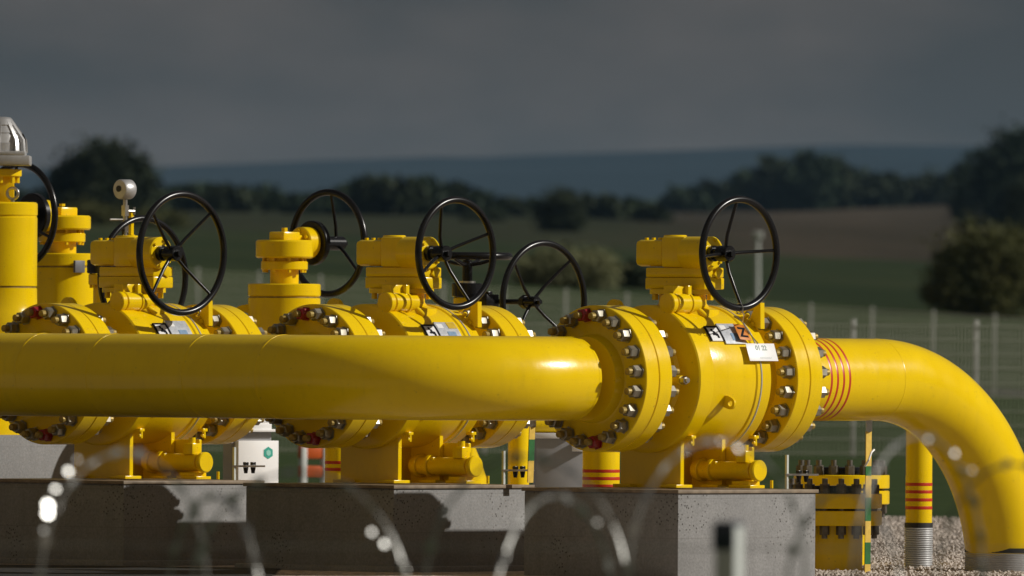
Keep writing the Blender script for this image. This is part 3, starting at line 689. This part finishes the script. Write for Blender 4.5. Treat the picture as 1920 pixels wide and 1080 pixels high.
b = MB(); q = R(-48); rd = Vector((math.cos(q), math.sin(q), 0)); b.prism([rd*45.6*s+Z*zf(283), rd*45.8*s+Z*zf(262)+rd.cross(Z)*5*s, rd*40*s+Z*zf(250), rd*45*s+Z*zf(270)-rd.cross(Z)*5*s], rd*3*s); b.build('slot', RUB, act)
b = MB(); b.tube([Vector((-.55, 0, AXIS_Z)), Vector((.5, 0, AXIS_Z))], 92*s, 64); b.build('body', YEL, AT)
b = MB(); b.box(Vector((0, 0, (zf(815)+AXIS_Z-.2)/2)), (.3, .3, AXIS_Z-.2-zf(815)+.1), bev=.004); b.build('pedestal', YEL, AT)
# its lit concrete block
c = W(55, 850, 90.4)
rt = thing('concrete_block', 'taller grey concrete plinth in sunlight behind the left valve', 'plinth', (c.x, c.y, 0), TH, 'concrete plinths under the valves')
b = MB(); hh = W(55, 815, 90.4).z; b.box(Vector((-.18, .12, hh/2-.1)), (1.15, .9, hh+.2), bev=.006); b.build('plinth', CONC, rt)

# black gear operators on slim columns
def gear_operator(px, d, ybox, label, wheel_c, rr, rot, hor=False, dish=30):
    s = d/F; base = W(px, ybox, d); root = thing('gear_operator', label, 'valve', (base.x, base.y, 0), TH, 'black gear operators on yellow stems')
    z0 = W(px, ybox, d).z
    b = MB(); b.cyl((0, 0, -.05), (0, 0, z0-26*s), 17*s, seg=32); b.cyl((0, 0, z0-34*s), (0, 0, z0-14*s), 26*s, seg=32, bev=1.5*s)
    for i in range(6): b.cyl((22*s*math.cos(i*1.047), 22*s*math.sin(i*1.047), z0-40*s), (22*s*math.cos(i*1.047), 22*s*math.sin(i*1.047), z0-12*s), 3*s, seg=6)
    b.build('stem', YEL, root)
    b = MB(); b.cyl((0, 0, z0-13*s), (0, 0, z0+13*s), 29*s, seg=40, bev=2*s); g = b.build('gearbox', BLK, root)
    wc = local(root, W(wheel_c[0], wheel_c[1], d - wheel_c[2]))
    pz = wc.z
    b = MB(); b.box(Vector((0, -36*s, pz)), (34*s, 62*s, 27*s), bev=2*s); b.box(Vector((4*s, -50*s, pz+16*s)), (12*s, 14*s, 6*s), bev=1*s); b.build('worm_housing', BLK, g)
    x = wc.x
    b = MB(); b.cyl(Vector((x, -60*s, pz)), Vector((x, wc.y+dish*s, pz)), 5*s, seg=14); b.cyl(Vector((x, wc.y+dish*s+14*s, pz)), Vector((x, wc.y+dish*s+24*s, pz)), 13*s, seg=6); b.build('input_shaft', BLK, g)
    handwheel(root, MP(wc), rr, .02, dish*s, rot, hub_r=11, hub_l=30)
    if hor:
        b = MB(); b.cyl((0, 0, z0+13*s), (0, 0, z0+17*s), 16*s, seg=24); b.build('stem_collar', STEEL, g)
        b = MB(); b.cyl((0, 0, z0+16*s), (0, 0, z0+48*s), 9.5*s, seg=20); b.build('stem_guard', BLK, g)
        M = Matrix.Translation((0, 0, z0+64*s)) @ Matrix.Rotation(R(-90), 4, 'Y')
        handwheel(root, M, 78*s, .024, 17*s, R(20), 4, hub_r=9, hub_l=20)
    return root
gear_operator(876, 89.0, 544, 'black gear operator with flat and upright handwheels behind the middle valve', (1019, 566, .35), .372, R(47), True)
gear_operator(192, 91.0, 500, 'black handwheel operator half hidden behind the left valve gearbox', (268, 521, .5), .385, R(30), False)

# pressure gauge
d = 90.4; s = d/F; g0 = W(235, 355, d)
pg = thing('pressure_gauge', 'round silver pressure gauge on a thin stem above the left valve', 'gauge', (g0.x, g0.y, 0), TH)
zf = lambda y: W(235, y, d).z
b = MB(); b.lathe(Vector((-15*s, 0, zf(355))), AX, [(0, 15*s), (0, 17*s), (2*s, 18.5*s), (26*s, 18.5*s), (28*s, 17*s)], 40); cs = b.build('case', ALU, pg)
b = MB(); b.cyl(Vector((-16.5*s, 2*s, zf(354))), Vector((-14.5*s, 2*s, zf(354))), 6*s, seg=20); b.build('port', RUB, cs)
b = MB(); b.cyl((0, 0, zf(440)-.35), (0, 0, zf(374)), 4.5*s, seg=14); b.cyl((0, 0, zf(405)), (0, 0, zf(385)), 8*s, seg=6); b.cyl((0, 0, zf(436)), (0, 0, zf(415)), 6.5*s, seg=8); b.build('stem', STEEL, pg)
b = MB(); b.cyl(Vector((0, 0, zf(396))), Vector((20*s, -4*s, zf(396))), 3*s, seg=8); b.cyl(Vector((20*s, -4*s, zf(402))), Vector((20*s, -4*s, zf(388))), 2.5*s, seg=8)
b.cyl(Vector((0, 0, zf(412))), Vector((-30*s, 10*s, zf(412))), 2.2*s, seg=8); b.build('needle_valve', STEEL, pg)
b = MB(); b.box(Vector((16*s, 0, zf(420))), (7*s, 7*s, 46*s)); b.box(Vector((0, 0, zf(452))), (60*s, 12*s, 12*s)); b.cyl((16*s, 0, -.05), (16*s, 0, zf(440)), 7*s, seg=16); b.build('bracket', YEL, pg)

# ------------------------------------------------------------------ cabinets and odds behind
d = 91.5; s = d/F; c = W(470, 860, d)
cabn = thing('white_cabinet', 'white cabinet with a teal hexagon emblem between left and middle plinths', 'cabinet', (c.x, c.y, 0), R(36))
zt = W(470, 826, d).z
b = MB(); b.box(Vector((6*s, 0, zt/2)), (92*s, .12, zt), bev=.003); body = b.build('body', CAB, cabn)
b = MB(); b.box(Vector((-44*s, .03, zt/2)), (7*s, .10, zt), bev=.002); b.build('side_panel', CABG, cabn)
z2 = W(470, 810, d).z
b = MB(); b.box(Vector((0, .02, (zt+z2)/2)), (84*s, .09, z2-zt), bev=.002); b.build('roof_shade_band', CABG, cabn)  # set back; its grey stands in for the shadow under the roof
b = MB(); b.box(Vector((4*s, 0, z2+3*s)), (104*s, .16, 5*s), bev=.002); b.build('roof', CAB, cabn)
b = MB(); b.box(Vector((10*s, 0, z2+11*s)), (52*s, .12, 12*s), bev=.003); b.box(Vector((14*s, 0, z2+23*s)), (50*s, .12, 12*s), bev=.003); b.build('vent_hood', CAB, cabn)
hz = W(492, 849, d).z; b = MB(); b.lathe(Vector((28*s, -.0595, hz)), (0, -1, 0), [(0, 11.5*s), (.003, 11.5*s)], 6); em = b.build('emblem', TEAL, body)
b = MB()
b.lathe(Vector((28*s, -.0620, hz)), (0, -1, 0), [(0, 6*s), (.0025, 6*s)], 6); b.build('emblem_core', mat('pale_teal', (.3, .7, .6), .5), em)
d = 94; s = d/F; c = W(1050, 860, d)
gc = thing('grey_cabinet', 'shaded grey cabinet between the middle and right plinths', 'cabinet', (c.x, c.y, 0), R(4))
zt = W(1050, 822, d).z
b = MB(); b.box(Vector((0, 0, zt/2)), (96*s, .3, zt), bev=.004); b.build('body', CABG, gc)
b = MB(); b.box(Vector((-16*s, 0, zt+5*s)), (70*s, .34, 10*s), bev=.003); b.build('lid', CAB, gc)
b = MB(); b.box(Vector((32*s, -.17, zt-16*s)), (26*s, .05, 16*s), bev=.003); b.build('vent_hood', CAB, gc)
b = MB(); b.cyl(Vector((-48*s, 0, zt+24*s)), Vector((20*s, 0, zt+24*s)), 14*s, seg=24, bev=2*s); b.build('conduit', YEL, gc)
# orange barrier far back
d = 132; s = d/F; c = W(588, 900, d)
ob = thing('plastic_barrier', 'blurred orange plastic barrier far behind, between cabinet and riser', 'barrier', (c.x, c.y, 0), R(20))
z1 = W(590, 836, d).z
b = MB(); b.box(Vector((0, 0, z1-.06)), (.3, .08, .12), bev=.015); b.box(Vector((0, 0, z1-.24)), (.3, .08, .1), bev=.015); b.build('board', ORGP, ob)
b = MB(); b.box(Vector((-.11, 0, z1/2)), (.06, .1, z1-.02), bev=.01); b.box(Vector((.11, 0, z1/2)), (.06, .1, z1-.02), bev=.01); b.box(Vector((-.11, 0, .03)), (.1, .5, .06), bev=.01); b.box(Vector((.11, 0, .03)), (.1, .5, .06), bev=.01); b.build('leg', GREYP, ob)

# ------------------------------------------------------------------ terrain
PROF = [(-200, 0), (330, 0), (345, .15), (430, 2.3), (900, 6.9), (1500, 14.2), (2400, 24.7), (2700, 25), (3600, 20), (5500, 34), (7000, 70)]
def lerp_prof(d):
    for (d0, z0), (d1, z1) in zip(PROF, PROF[1:]):
        if d <= d1: return z0 + (z1-z0)*max(0, (d-d0))/(d1-d0)
    return PROF[-1][1]
def sm(a, b, x):
    t = min(1, max(0, (x-a)/(b-a))); return t*t*(3-2*t)
def zt(x, y):
    d = y+85
    z = lerp_prof(d)
    til = .22 - .0513*(max(-30, min(40, x)) - 11.4)
    z += til*sm(200, 325, d)*(1-sm(700, 1300, d))
    z += min(70, max(0, x-28))*.05*sm(1000, 2200, d)
    if d > 600: z += math.sin(x*.011+d*.002)*1.2*sm(600, 1600, d) + math.sin(x*.031+2)*.5*sm(900, 1600, d)
    return z
def strip(name, ys, mt, xr, nx=60):
    b = MB(); g = []
    for y in ys:
        hw = xr(y); g.append([b.bm.verts.new((x, y, zt(x, y))) for x in [hw*(2*i/nx-1) for i in range(nx+1)]])
    for r1, r2 in zip(g, g[1:]):
        for i in range(nx): b.bm.faces.new((r1[i], r1[i+1], r2[i+1], r2[i]))
    o = b.build(name, mt, None, 180); return struct(o)
def frange(a, b, n): return [a+(b-a)*i/n for i in range(n+1)]
def field_mat(name, c1, c2, c3, scale, sy=.25, rough=.95):
    mt = bpy.data.materials.new(name); mt.use_nodes = True; t = mt.node_tree; b = t.nodes['Principled BSDF']; b.inputs['Roughness'].default_value = rough; b.inputs['Specular IOR Level'].default_value = .1
    co = N(t, 'ShaderNodeTexCoord'); mp = N(t, 'ShaderNodeMapping'); mp.inputs['Scale'].default_value = (1, sy, 1); t.links.new(co.outputs['Object'], mp.inputs[0])
    n = N(t, 'ShaderNodeTexNoise'); n.inputs['Scale'].default_value = scale; n.inputs['Detail'].default_value = 8; n.inputs['Roughness'].default_value = .6; t.links.new(mp.outputs[0], n.inputs['Vector'])
    rp = N(t, 'ShaderNodeValToRGB'); e = rp.color_ramp.elements; e[0].position = .32; e[0].color = (*c1, 1); e[1].position = .7; e[1].color = (*c3, 1); q = e.new(.5); q.color = (*c2, 1)
    t.links.new(n.outputs[0], rp.inputs[0]); t.links.new(rp.outputs[0], b.inputs['Base Color'])
    return mt
def gravel():
    mt = bpy.data.materials.new('gravel'); mt.use_nodes = True; t = mt.node_tree; b = t.nodes['Principled BSDF']; b.inputs['Roughness'].default_value = .9; b.inputs['Specular IOR Level'].default_value = .2
    co = N(t, 'ShaderNodeTexCoord')
    v = N(t, 'ShaderNodeTexVoronoi'); v.inputs['Scale'].default_value = 28; t.links.new(co.outputs['Object'], v.inputs['Vector'])
    sp = N(t, 'ShaderNodeSeparateColor'); t.links.new(v.outputs['Color'], sp.inputs[0])
    rp = N(t, 'ShaderNodeValToRGB'); e = rp.color_ramp.elements; e[0].color = (.3, .25, .21, 1); e[1].color = (.78, .68, .6, 1); t.links.new(sp.outputs[0], rp.inputs[0])
    n = N(t, 'ShaderNodeTexNoise'); n.inputs['Scale'].default_value = .5; n.inputs['Detail'].default_value = 5; t.links.new(co.outputs['Object'], n.inputs['Vector'])
    r2 = N(t, 'ShaderNodeValToRGB'); e = r2.color_ramp.elements; e[0].position = .35; e[0].color = (.55, .55, .55, 1); e[1].position = .65; e[1].color = (1, 1, 1, 1); t.links.new(n.outputs[0], r2.inputs[0])
    m_ = N(t, 'ShaderNodeMix', data_type='RGBA', blend_type='MULTIPLY'); m_.inputs[0].default_value = 1; t.links.new(rp.outputs[0], m_.inputs[6]); t.links.new(r2.outputs[0], m_.inputs[7])
    t.links.new(m_.outputs[2], b.inputs['Base Color'])
    bp = N(t, 'ShaderNodeBump'); bp.inputs['Strength'].default_value = .6; bp.inputs['Distance'].default_value = .02; bp.invert = True; t.links.new(v.outputs['Distance'], bp.inputs['Height']); t.links.new(bp.outputs[0], b.inputs['Normal'])
    return mt
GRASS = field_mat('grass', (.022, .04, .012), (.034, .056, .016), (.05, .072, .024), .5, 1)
FIELD = field_mat('green_field', (.011, .023, .008), (.022, .036, .013), (.04, .047, .02), .035, .3)  # low base colour stands in for cloud shade over the fields
BROWN = field_mat('dry_field', (.018, .018, .011), (.044, .037, .025), (.078, .06, .042), .03, .05)  # likewise kept dark, with the cloud shade put into the colour
HILL = field_mat('hazy_wooded_hill', (.017, .031, .044), (.023, .04, .056), (.03, .048, .066), .004, 1)  # blue of the distant haze is painted into the hill colour
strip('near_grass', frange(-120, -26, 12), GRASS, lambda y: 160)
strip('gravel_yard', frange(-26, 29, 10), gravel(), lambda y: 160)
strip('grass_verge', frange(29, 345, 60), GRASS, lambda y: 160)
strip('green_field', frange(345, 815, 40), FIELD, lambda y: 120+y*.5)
def mix_x(m1, c1, c2, c3, x0, x1):
    t = m1.node_tree; b = t.nodes['Principled BSDF']; src = b.inputs['Base Color'].links[0].from_socket
    rp0 = src.node; rp = N(t, 'ShaderNodeValToRGB'); e = rp.color_ramp.elements
    e[0].position = .32; e[0].color = (*c1, 1); e[1].position = .7; e[1].color = (*c3, 1); q = e.new(.5); q.color = (*c2, 1)
    t.links.new(rp0.inputs[0].links[0].from_socket, rp.inputs[0])
    co = N(t, 'ShaderNodeTexCoord'); sx = N(t, 'ShaderNodeSeparateXYZ'); t.links.new(co.outputs['Object'], sx.inputs[0])
    n = N(t, 'ShaderNodeTexNoise'); n.inputs['Scale'].default_value = .02; t.links.new(co.outputs['Object'], n.inputs['Vector'])
    ad = N(t, 'ShaderNodeMath', operation='MULTIPLY_ADD'); t.links.new(n.outputs[0], ad.inputs[0]); ad.inputs[1].default_value = 10; t.links.new(sx.outputs[0], ad.inputs[2])
    mr_ = N(t, 'ShaderNodeMapRange'); mr_.inputs[1].default_value = x0; mr_.inputs[2].default_value = x1; t.links.new(ad.outputs[0], mr_.inputs[0])
    mm = N(t, 'ShaderNodeMix', data_type='RGBA'); t.links.new(mr_.outputs[0], mm.inputs[0]); t.links.new(rp.outputs[0], mm.inputs[6]); t.links.new(src, mm.inputs[7])
    t.links.new(mm.outputs[2], b.inputs['Base Color'])
mix_x(BROWN, (.016, .022, .01), (.026, .032, .015), (.04, .043, .023), 14, 24)
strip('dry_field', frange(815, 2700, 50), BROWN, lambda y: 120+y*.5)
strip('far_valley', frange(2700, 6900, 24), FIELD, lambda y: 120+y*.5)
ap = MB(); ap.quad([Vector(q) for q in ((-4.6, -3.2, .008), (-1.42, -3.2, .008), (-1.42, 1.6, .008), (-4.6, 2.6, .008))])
struct(ap.build('ground_shade_sheet', mat('painted_ground_shade', (.017, .017, .017), .85, var=.4, vscale=3, bump=.4, bscale=90)))  # near-black sheet laid on the ground, painted in place of shade
gs = MB(); rg = random.Random(3)
OCT = [(1, 0, 0), (0, 1, 0), (-1, 0, 0), (0, -1, 0), (0, 0, 1), (0, 0, -1)]; OF = [(0, 1, 4), (1, 2, 4), (2, 3, 4), (3, 0, 4), (1, 0, 5), (2, 1, 5), (3, 2, 5), (0, 3, 5)]
for i in range(17000):
    y = 29*rg.random()**1.3 + .3; x = rg.uniform(.9, 4.2 + y*.05); r_ = rg.uniform(.007, .02)
    q = Matrix.Rotation(rg.uniform(0, 6.3), 3, Vector((rg.uniform(-1, 1), rg.uniform(-1, 1), rg.uniform(-1, 1))).normalized())
    sc = Vector((rg.uniform(.7, 1.3), rg.uniform(.7, 1.3), rg.uniform(.5, .9)))
    vs = [gs.bm.verts.new(q @ Vector((a_*sc.x*r_, b_*sc.y*r_, c_*sc.z*r_)) + Vector((x, y, r_*.35))) for a_, b_, c_ in OCT]
    for f in OF: gs.bm.faces.new([vs[k] for k in f])
go = gs.build('gravel_stones', mat('loose_stone', (.6, .53, .47), .85, var=.5, vscale=14, col2=(.4, .35, .3), spec=.2), None, 1); go['kind'] = 'stuff'
# kerb along the fence
b = MB(); n = 30
pa = [Vector((-16+36*i/n, 243.5, zt(-16+36*i/n, 243.5))) for i in range(n+1)]
b.rings([[p + Vector((0, dy, dz)) for dy, dz in ((-.1, -.05), (.1, -.05), (.1, .16), (-.1, .16))] for p in pa])
tag(b.build('kerb', CONC), 'pale concrete kerb along the foot of the far fence', 'kerb')
# hills
def ridge(px):
    pts = [(-2500, 350), (-600, 340), (0, 330), (300, 321), (500, 313), (700, 304), (850, 302), (1000, 300), (1200, 291), (1400, 283), (1700, 278), (1920, 280), (2600, 300), (4500, 330)]
    for (a, ya), (b_, yb) in zip(pts, pts[1:]):
        if px <= b_: return ya+(yb-ya)*(max(a, px)-a)/(b_-a)
    return pts[-1][1]
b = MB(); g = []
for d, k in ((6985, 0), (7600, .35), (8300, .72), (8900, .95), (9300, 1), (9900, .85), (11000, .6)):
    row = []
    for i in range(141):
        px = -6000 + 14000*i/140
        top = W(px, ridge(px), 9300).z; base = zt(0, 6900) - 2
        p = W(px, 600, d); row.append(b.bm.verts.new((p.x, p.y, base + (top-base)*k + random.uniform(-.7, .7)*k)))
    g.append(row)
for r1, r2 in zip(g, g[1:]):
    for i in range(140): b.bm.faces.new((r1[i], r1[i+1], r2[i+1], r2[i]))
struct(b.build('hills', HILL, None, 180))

# ------------------------------------------------------------------ fences
def fence(d, x0, x1, step, h, label, follow, wire_r=.0055, pitch=.05):
    y = d-85
    root = thing('mesh_fence', label, 'fence', (0, y, 0), 0, 'wire mesh fences behind the valves')
    n = int((x1-x0)/step)
    gz = (lambda x: zt(x, y)) if follow else (lambda x: 0)
    pm = MB(); pm.box(Vector((0, 0, h/2+.03-.1)), (.062, .05, h+.26), bev=.004); post0 = pm.build('post', GREYP, root); post0.location = (x0, 0, gz(x0))
    for i in range(1, n+1):
        c = post0.copy(); COL.objects.link(c); c.parent = root; c.location = (x0+i*step, 0, gz(x0+i*step))
    pb = MB(); m_ = int(step/pitch)
    dz = (gz(x0+step)-gz(x0))
    for j in range(1, m_):
        x = j*step/m_; pb.box(Vector((x, -.03, h/2+dz*j/m_)), (wire_r*2, wire_r*2, h))
    for q in frange(.04, h-.02, 9):
        pb.prism([Vector((0, -.036, q)), Vector((0, -.036, q+wire_r*2.4)), Vector((step, -.036, q+wire_r*2.4+dz)), Vector((step, -.036, q+dz))], Vector((0, wire_r*2, 0)))
    p0 = pb.build('mesh_panel', WIRE, root); p0.location = (x0, 0, gz(x0))
    for i in range(1, n):
        c = p0.copy(); COL.objects.link(c); c.parent = root; c.location = (x0+i*step, 0, gz(x0+i*step))
    return root
xr_ = W(1865, 700, 328).x
fence(328, xr_-1.436*17, xr_+1.436*5, 1.436, 1.85, 'long grey wire mesh fence with evenly spaced posts, beside the far kerb', True)
x2 = W(1830, 700, 175).x
fence(175, x2-1.533*10, x2+1.533*4, 1.533, 1.66, 'lower wire mesh fence nearer the yard, seen under the elbow', False, .0038)
# lamp column beyond
c = W(1420, 560, 420); r_ = thing('lamp_post', 'pale blurred pole standing in the green field behind the right handwheel', 'pole', (c.x, c.y, zt(c.x, c.y)))
zz = W(1420, 446, 420).z - zt(c.x, c.y)
b = MB(); b.cyl((0, 0, -.1), (0, 0, zz), .085, .06, seg=12); b.build('pole', POST, r_)
b = MB(); b.box((0, 0, zz+.08), (.3, .3, .22), bev=.04); b.build('lamp_head', POST, r_)

# ------------------------------------------------------------------ trees
def leaf_mat(name, c, c2):
    mt = mat(name, c, .7, 0, col2=c2, vscale=.9, spec=.15, tex='Object', detail=5); return mt
LF = [leaf_mat('dark_foliage', (.03, .042, .016), (.016, .024, .012)), leaf_mat('olive_foliage', (.11, .11, .035), (.05, .06, .02)), leaf_mat('deep_green_foliage', (.028, .046, .02), (.014, .026, .014)), leaf_mat('grey_green_foliage', (.2, .205, .1), (.11, .12, .055))]
BARK = mat('bark', (.06, .045, .03), .9, var=.4, bump=.4, bscale=20)
def crown_mesh(rx, rz, cz, seed, clumps=46, leaves=70, leaf=.22, low=-.9):
    clumps = int(clumps*1.5); leaf *= 1.35
    rnd = random.Random(seed); b = MB(); c = []
    while len(c) < clumps:
        v = Vector((rnd.uniform(-1, 1), rnd.uniform(-1, 1), rnd.uniform(low, 1)))
        L_ = v.length
        if .35 < L_ < 1: c.append(v*rnd.uniform(.82, 1.04))
    for v in c:
        cr_ = rnd.uniform(.2, .36)
        ctr = Vector((v.x*rx, v.y*rx, cz + v.z*rz))
        for _ in range(leaves):
            q = Vector((rnd.gauss(0, 1), rnd.gauss(0, 1), rnd.gauss(0, .8)))*cr_*rx*.55
            p = ctr+q; sz = leaf*rnd.uniform(.6, 1.3)
            n = Vector((rnd.uniform(-1, 1), rnd.uniform(-1, 1), rnd.uniform(-.3, 1))).normalized(); u = n.orthogonal().normalized(); w = n.cross(u)
            a = rnd.uniform(0, 6.28); u, w = u*math.cos(a)+w*math.sin(a), w*math.cos(a)-u*math.sin(a)
            b.quad([p-u*sz*.5, p-w*sz*.32, p+u*sz*.5, p+w*sz*.32])
    return b
def trunk_mesh(h, r, top, rx, seed):
    rnd = random.Random(seed); b = MB()
    b.tube([Vector((0, 0, -.3)), Vector((.02, .03, h*.4)), Vector((.05, -.04, h*.7)), Vector((0, 0, top))], r, 8, rad=[r*1.25, r, r*.7, r*.2])
    for i in range(6):
        a = rnd.uniform(0, 6.28); z0 = h*rnd.uniform(.35, .7)
        b.tube([Vector((0, 0, z0)), Vector((math.cos(a)*rx*.3, math.sin(a)*rx*.3, z0+h*.15)), Vector((math.cos(a)*rx*.65, math.sin(a)*rx*.65, z0+h*.28))], r*.4, 6, rad=[r*.45, r*.3, r*.1])
    return b
def tree(name, label, px, d, top_y, w_px, mt, seed, cat='tree', group=None, low=-.9, clumps=46, leaves=70, leaf=None, trunk=True, squash=.5):
    s = d/F; c = W(px, 600, d); z0 = zt(c.x, c.y); h = W(px, top_y, d).z - z0; rx = w_px*s/2
    root = thing(name, label, cat, (c.x, c.y, z0), random.uniform(0, 6), group)
    rz = h*squash; cz = h - rz*.98
    b = crown_mesh(rx*.92, rz, cz, seed, clumps, leaves, leaf or max(.12, rx*.075), low); b.build('crown', mt, root, 180)
    b = trunk_mesh(h, max(.05, h*.022), h*.85, rx, seed); b.build('trunk', BARK, root)
    return root
tree('round_tree', 'large round dark tree against the sky behind the left valve', 193, 1000, 277, 222, LF[0], 1, clumps=110, leaves=130, squash=.66)
tree('shrub', 'olive shrub in front of the large round tree', 165, 800, 385, 120, LF[1], 2, 'shrub', squash=.55)
tree('shrub', 'second olive shrub, between the gauge and the left handwheel', 290, 820, 400, 130, LF[1], 12, 'shrub', squash=.55)
tree('shrub', 'pale grey green shrub behind the fence left of the right valve', 1065, 440, 472, 215, LF[3], 3, 'shrub', clumps=70, leaves=160, leaf=.08, squash=.6)
tree('shrub', 'small dark shrub at the right end of the pale shrub', 1185, 460, 492, 60, LF[0], 4, 'shrub', squash=.6)
tree('shrub', 'big dark shrub with sunlit olive top behind the fence at right edge', 1855, 425, 414, 232, LF[1], 5, 'shrub', clumps=90, leaves=190, leaf=.085, squash=.58)
tree('shrub', 'dark bush in the shade left of the olive topped shrub', 1795, 430, 462, 130, LF[0], 25, 'shrub', clumps=60, leaves=150, leaf=.07, squash=.6)
tree('tall_tree', 'tallest dark tree at the right edge, rising above the hills', 1905, 1500, 222, 175, LF[2], 6, clumps=80, leaves=110, squash=.6)
tree('tall_tree', 'dark tree left of the tallest one at the right edge', 1826, 1520, 272, 105, LF[2], 7, clumps=60, leaves=90, squash=.6)
tree('tall_tree', 'dark tree whose foot stands lowest below the tallest one, at right edge', 1925, 1100, 330, 110, LF[0], 17, clumps=60, leaves=90, squash=.6)
tree('dark_tree', 'solitary dark tree in the middle of the field', 1052, 1100, 360, 118, LF[0], 8, clumps=60, leaves=90, squash=.6)
tree('dark_tree', 'low dark tree right of the middle handwheel in the field', 905, 1300, 400, 90, LF[0], 9, clumps=50, leaves=80, squash=.6)
hedge = [(330, 374, 80), (375, 360, 90), (430, 370, 90), (480, 366, 80), (530, 388, 60), (580, 384, 80), (630, 378, 80), (680, 352, 90), (735, 346, 100), (790, 352, 80), (840, 360, 70), (900, 376, 70), (955, 388, 60), (1000, 388, 50), (1125, 380, 80), (1180, 392, 60), (1225, 402, 50), (1290, 366, 80), (1340, 352, 80), (1400, 330, 80), (1450, 304, 90), (1510, 290, 100), (1560, 306, 80), (1600, 328, 70), (1650, 330, 80), (1700, 342, 60), (1745, 334, 90), (1790, 334, 80), (60, 380, 90), (10, 375, 90), (120, 372, 80), (260, 376, 90)]
for i, (px, ty, w) in enumerate(hedge):
    dd = (2300 if px > 1250 else 1480) + random.uniform(-60, 60)
    tree('hedgerow_tree', 'dark tree in the far tree line below the blue hills', px, dd, ty - (4 if px > 1250 else 8), w*1.35, LF[(0, 2)[i % 2]], 100+i, 'tree', 'trees of the far tree line', clumps=40, leaves=60, leaf=(.95 if px > 1250 else .7), squash=.62)

# ------------------------------------------------------------------ foreground: razor wire and post
d0 = 38.5; sf = d0/F
HV = (S + (CAM - W(700, 900, d0)).normalized()).normalized()
def loop_pts(cx, cy, ry, rx, t0, t1, n, tilt):
    c = W(cx, cy, d0); r = ry*sf; k = min(.98, rx/ry); dep = math.sqrt(1-k*k)*(1 if tilt > 0 else -1)
    u = Vector((k, dep, 0))
    return [c + u*(r*math.cos(t)) + Z*(r*math.sin(t)) for t in [t0+(t1-t0)*i/n for i in range(n+1)]]
rz = thing('razor_wire', 'blurred galvanised razor wire coil close to the camera along the bottom', 'razor wire', W(960, 1100, d0))
rzi = Matrix.Translation(rz.location).inverted()
loops = [(232, 1098, 250, 150, 1), (560, 1135, 250, 205, -1), (985, 1118, 262, 190, -1), (1345, 1078, 252, 168, 1), (1722, 1080, 262, 128, 1), (1900, 1130, 260, 140, -1), (400, 1180, 250, 95, -1), (1040, 1210, 280, 120, 1), (1580, 1200, 280, 110, -1)]
tape = MB(); barbs = MB()
for cx, cy, ry, rx, tl in loops:
    pts = loop_pts(cx, cy, ry, rx, 0, 2*math.pi, 90, tl)
    tape.tube([rzi @ p for p in pts[:-1]], .0042, 6, closed=True)
    for i in range(0, 90, 4):
        p = rzi @ pts[i]; t = (pts[i+1]-pts[i]).normalized(); n = Vector((random.uniform(-1, 1), random.uniform(-1, 1), random.uniform(-.4, 1))).normalized()
        v = t.cross(n).normalized(); n = v.cross(t)
        while abs(n.dot(HV)) > .9:
            n = Matrix.Rotation(random.uniform(.3, 1.5), 3, t) @ n; v = t.cross(n).normalized()
            if abs(t.cross(HV).length) < .6: break
        barbs.prism([p - t*.022 + v*.004, p - t*.011 + v*.014, p + t*.011 + v*.014, p + t*.022 + v*.004, p + t*.022 - v*.004, p + t*.011 - v*.014, p - t*.011 - v*.014, p - t*.022 - v*.004], n*.0016)
# barbs that catch the sun
for px, py, q in ((145, 862, .3), (128, 884, .55), (103, 915, .7), (90, 948, 1), (89, 962, 1), (697, 998, .45), (720, 1020, .5), (1316, 831, .5), (1384, 841, .45), (1350, 829, .35), (1352, 828, .2), (1740, 824, .25), (1790, 850, .35), (82, 995, .3), (1822, 882, .25), (1120, 980, .25)):
    p = rzi @ W(px, py, d0-.03); n = (HV + Vector((random.uniform(-1, 1), random.uniform(-1, 1), random.uniform(-1, 1)))*.03 + Vector((0, 0, 1))*(1-q)*.3).normalized(); v = n.orthogonal().normalized(); t = v.cross(n); r = .011*q+.003
    barbs.prism([p + v*r*math.cos(a)+t*r*math.sin(a) for a in [math.pi/3*i for i in range(6)]], n*.0016)
tape.build('tape', RAZ, rz); bo = barbs.build('barb', BARB, rz); bo['kind'] = 'stuff'
b = MB(); b.tube([rzi @ W(-300, 1020, d0+.05), rzi @ W(960, 1026, d0+.05), rzi @ W(2250, 1032, d0+.05)], .002, 6); b.build('strand', RAZ, rz)
fp = W(1367, 1030, 38.2)
pr = thing('fence_post', 'blurred pale post with dark navy cap close to the camera at bottom', 'post', (fp.x, fp.y, 0), R(-24))
b = MB(); ztop = W(1367, 985, 38.2).z; b.box(Vector((0, 0, ztop/2-.1)), (.062, .062, ztop+.2), bev=.004); b.build('shaft', POST, pr)
b = MB(); b.box(Vector((-.004, -.0005, ztop-.03)), (.069, .0685, .08), bev=.01); b.build('cap', NAVY, pr)

# ------------------------------------------------------------------ haze
hz_ = bpy.data.materials.new('haze'); hz_.use_nodes = True; t = hz_.node_tree; t.nodes.clear()
o_ = N(t, 'ShaderNodeOutputMaterial'); vp = N(t, 'ShaderNodeVolumePrincipled'); vp.inputs['Density'].default_value = 3.0e-5
vp.inputs['Color'].default_value = (.27, .47, .67, 1); vp.inputs['Anisotropy'].default_value = 0
t.links.new(vp.outputs[0], o_.inputs['Volume'])
b = MB(); b.box((0, 5500, 80), (16000, 11800, 170)); hzo = b.build('haze', hz_); hzo['kind'] = 'stuff'
# remove the loose originals of the shared bolts
for o in (BOLT, BOLTR): bpy.data.objects.remove(o)
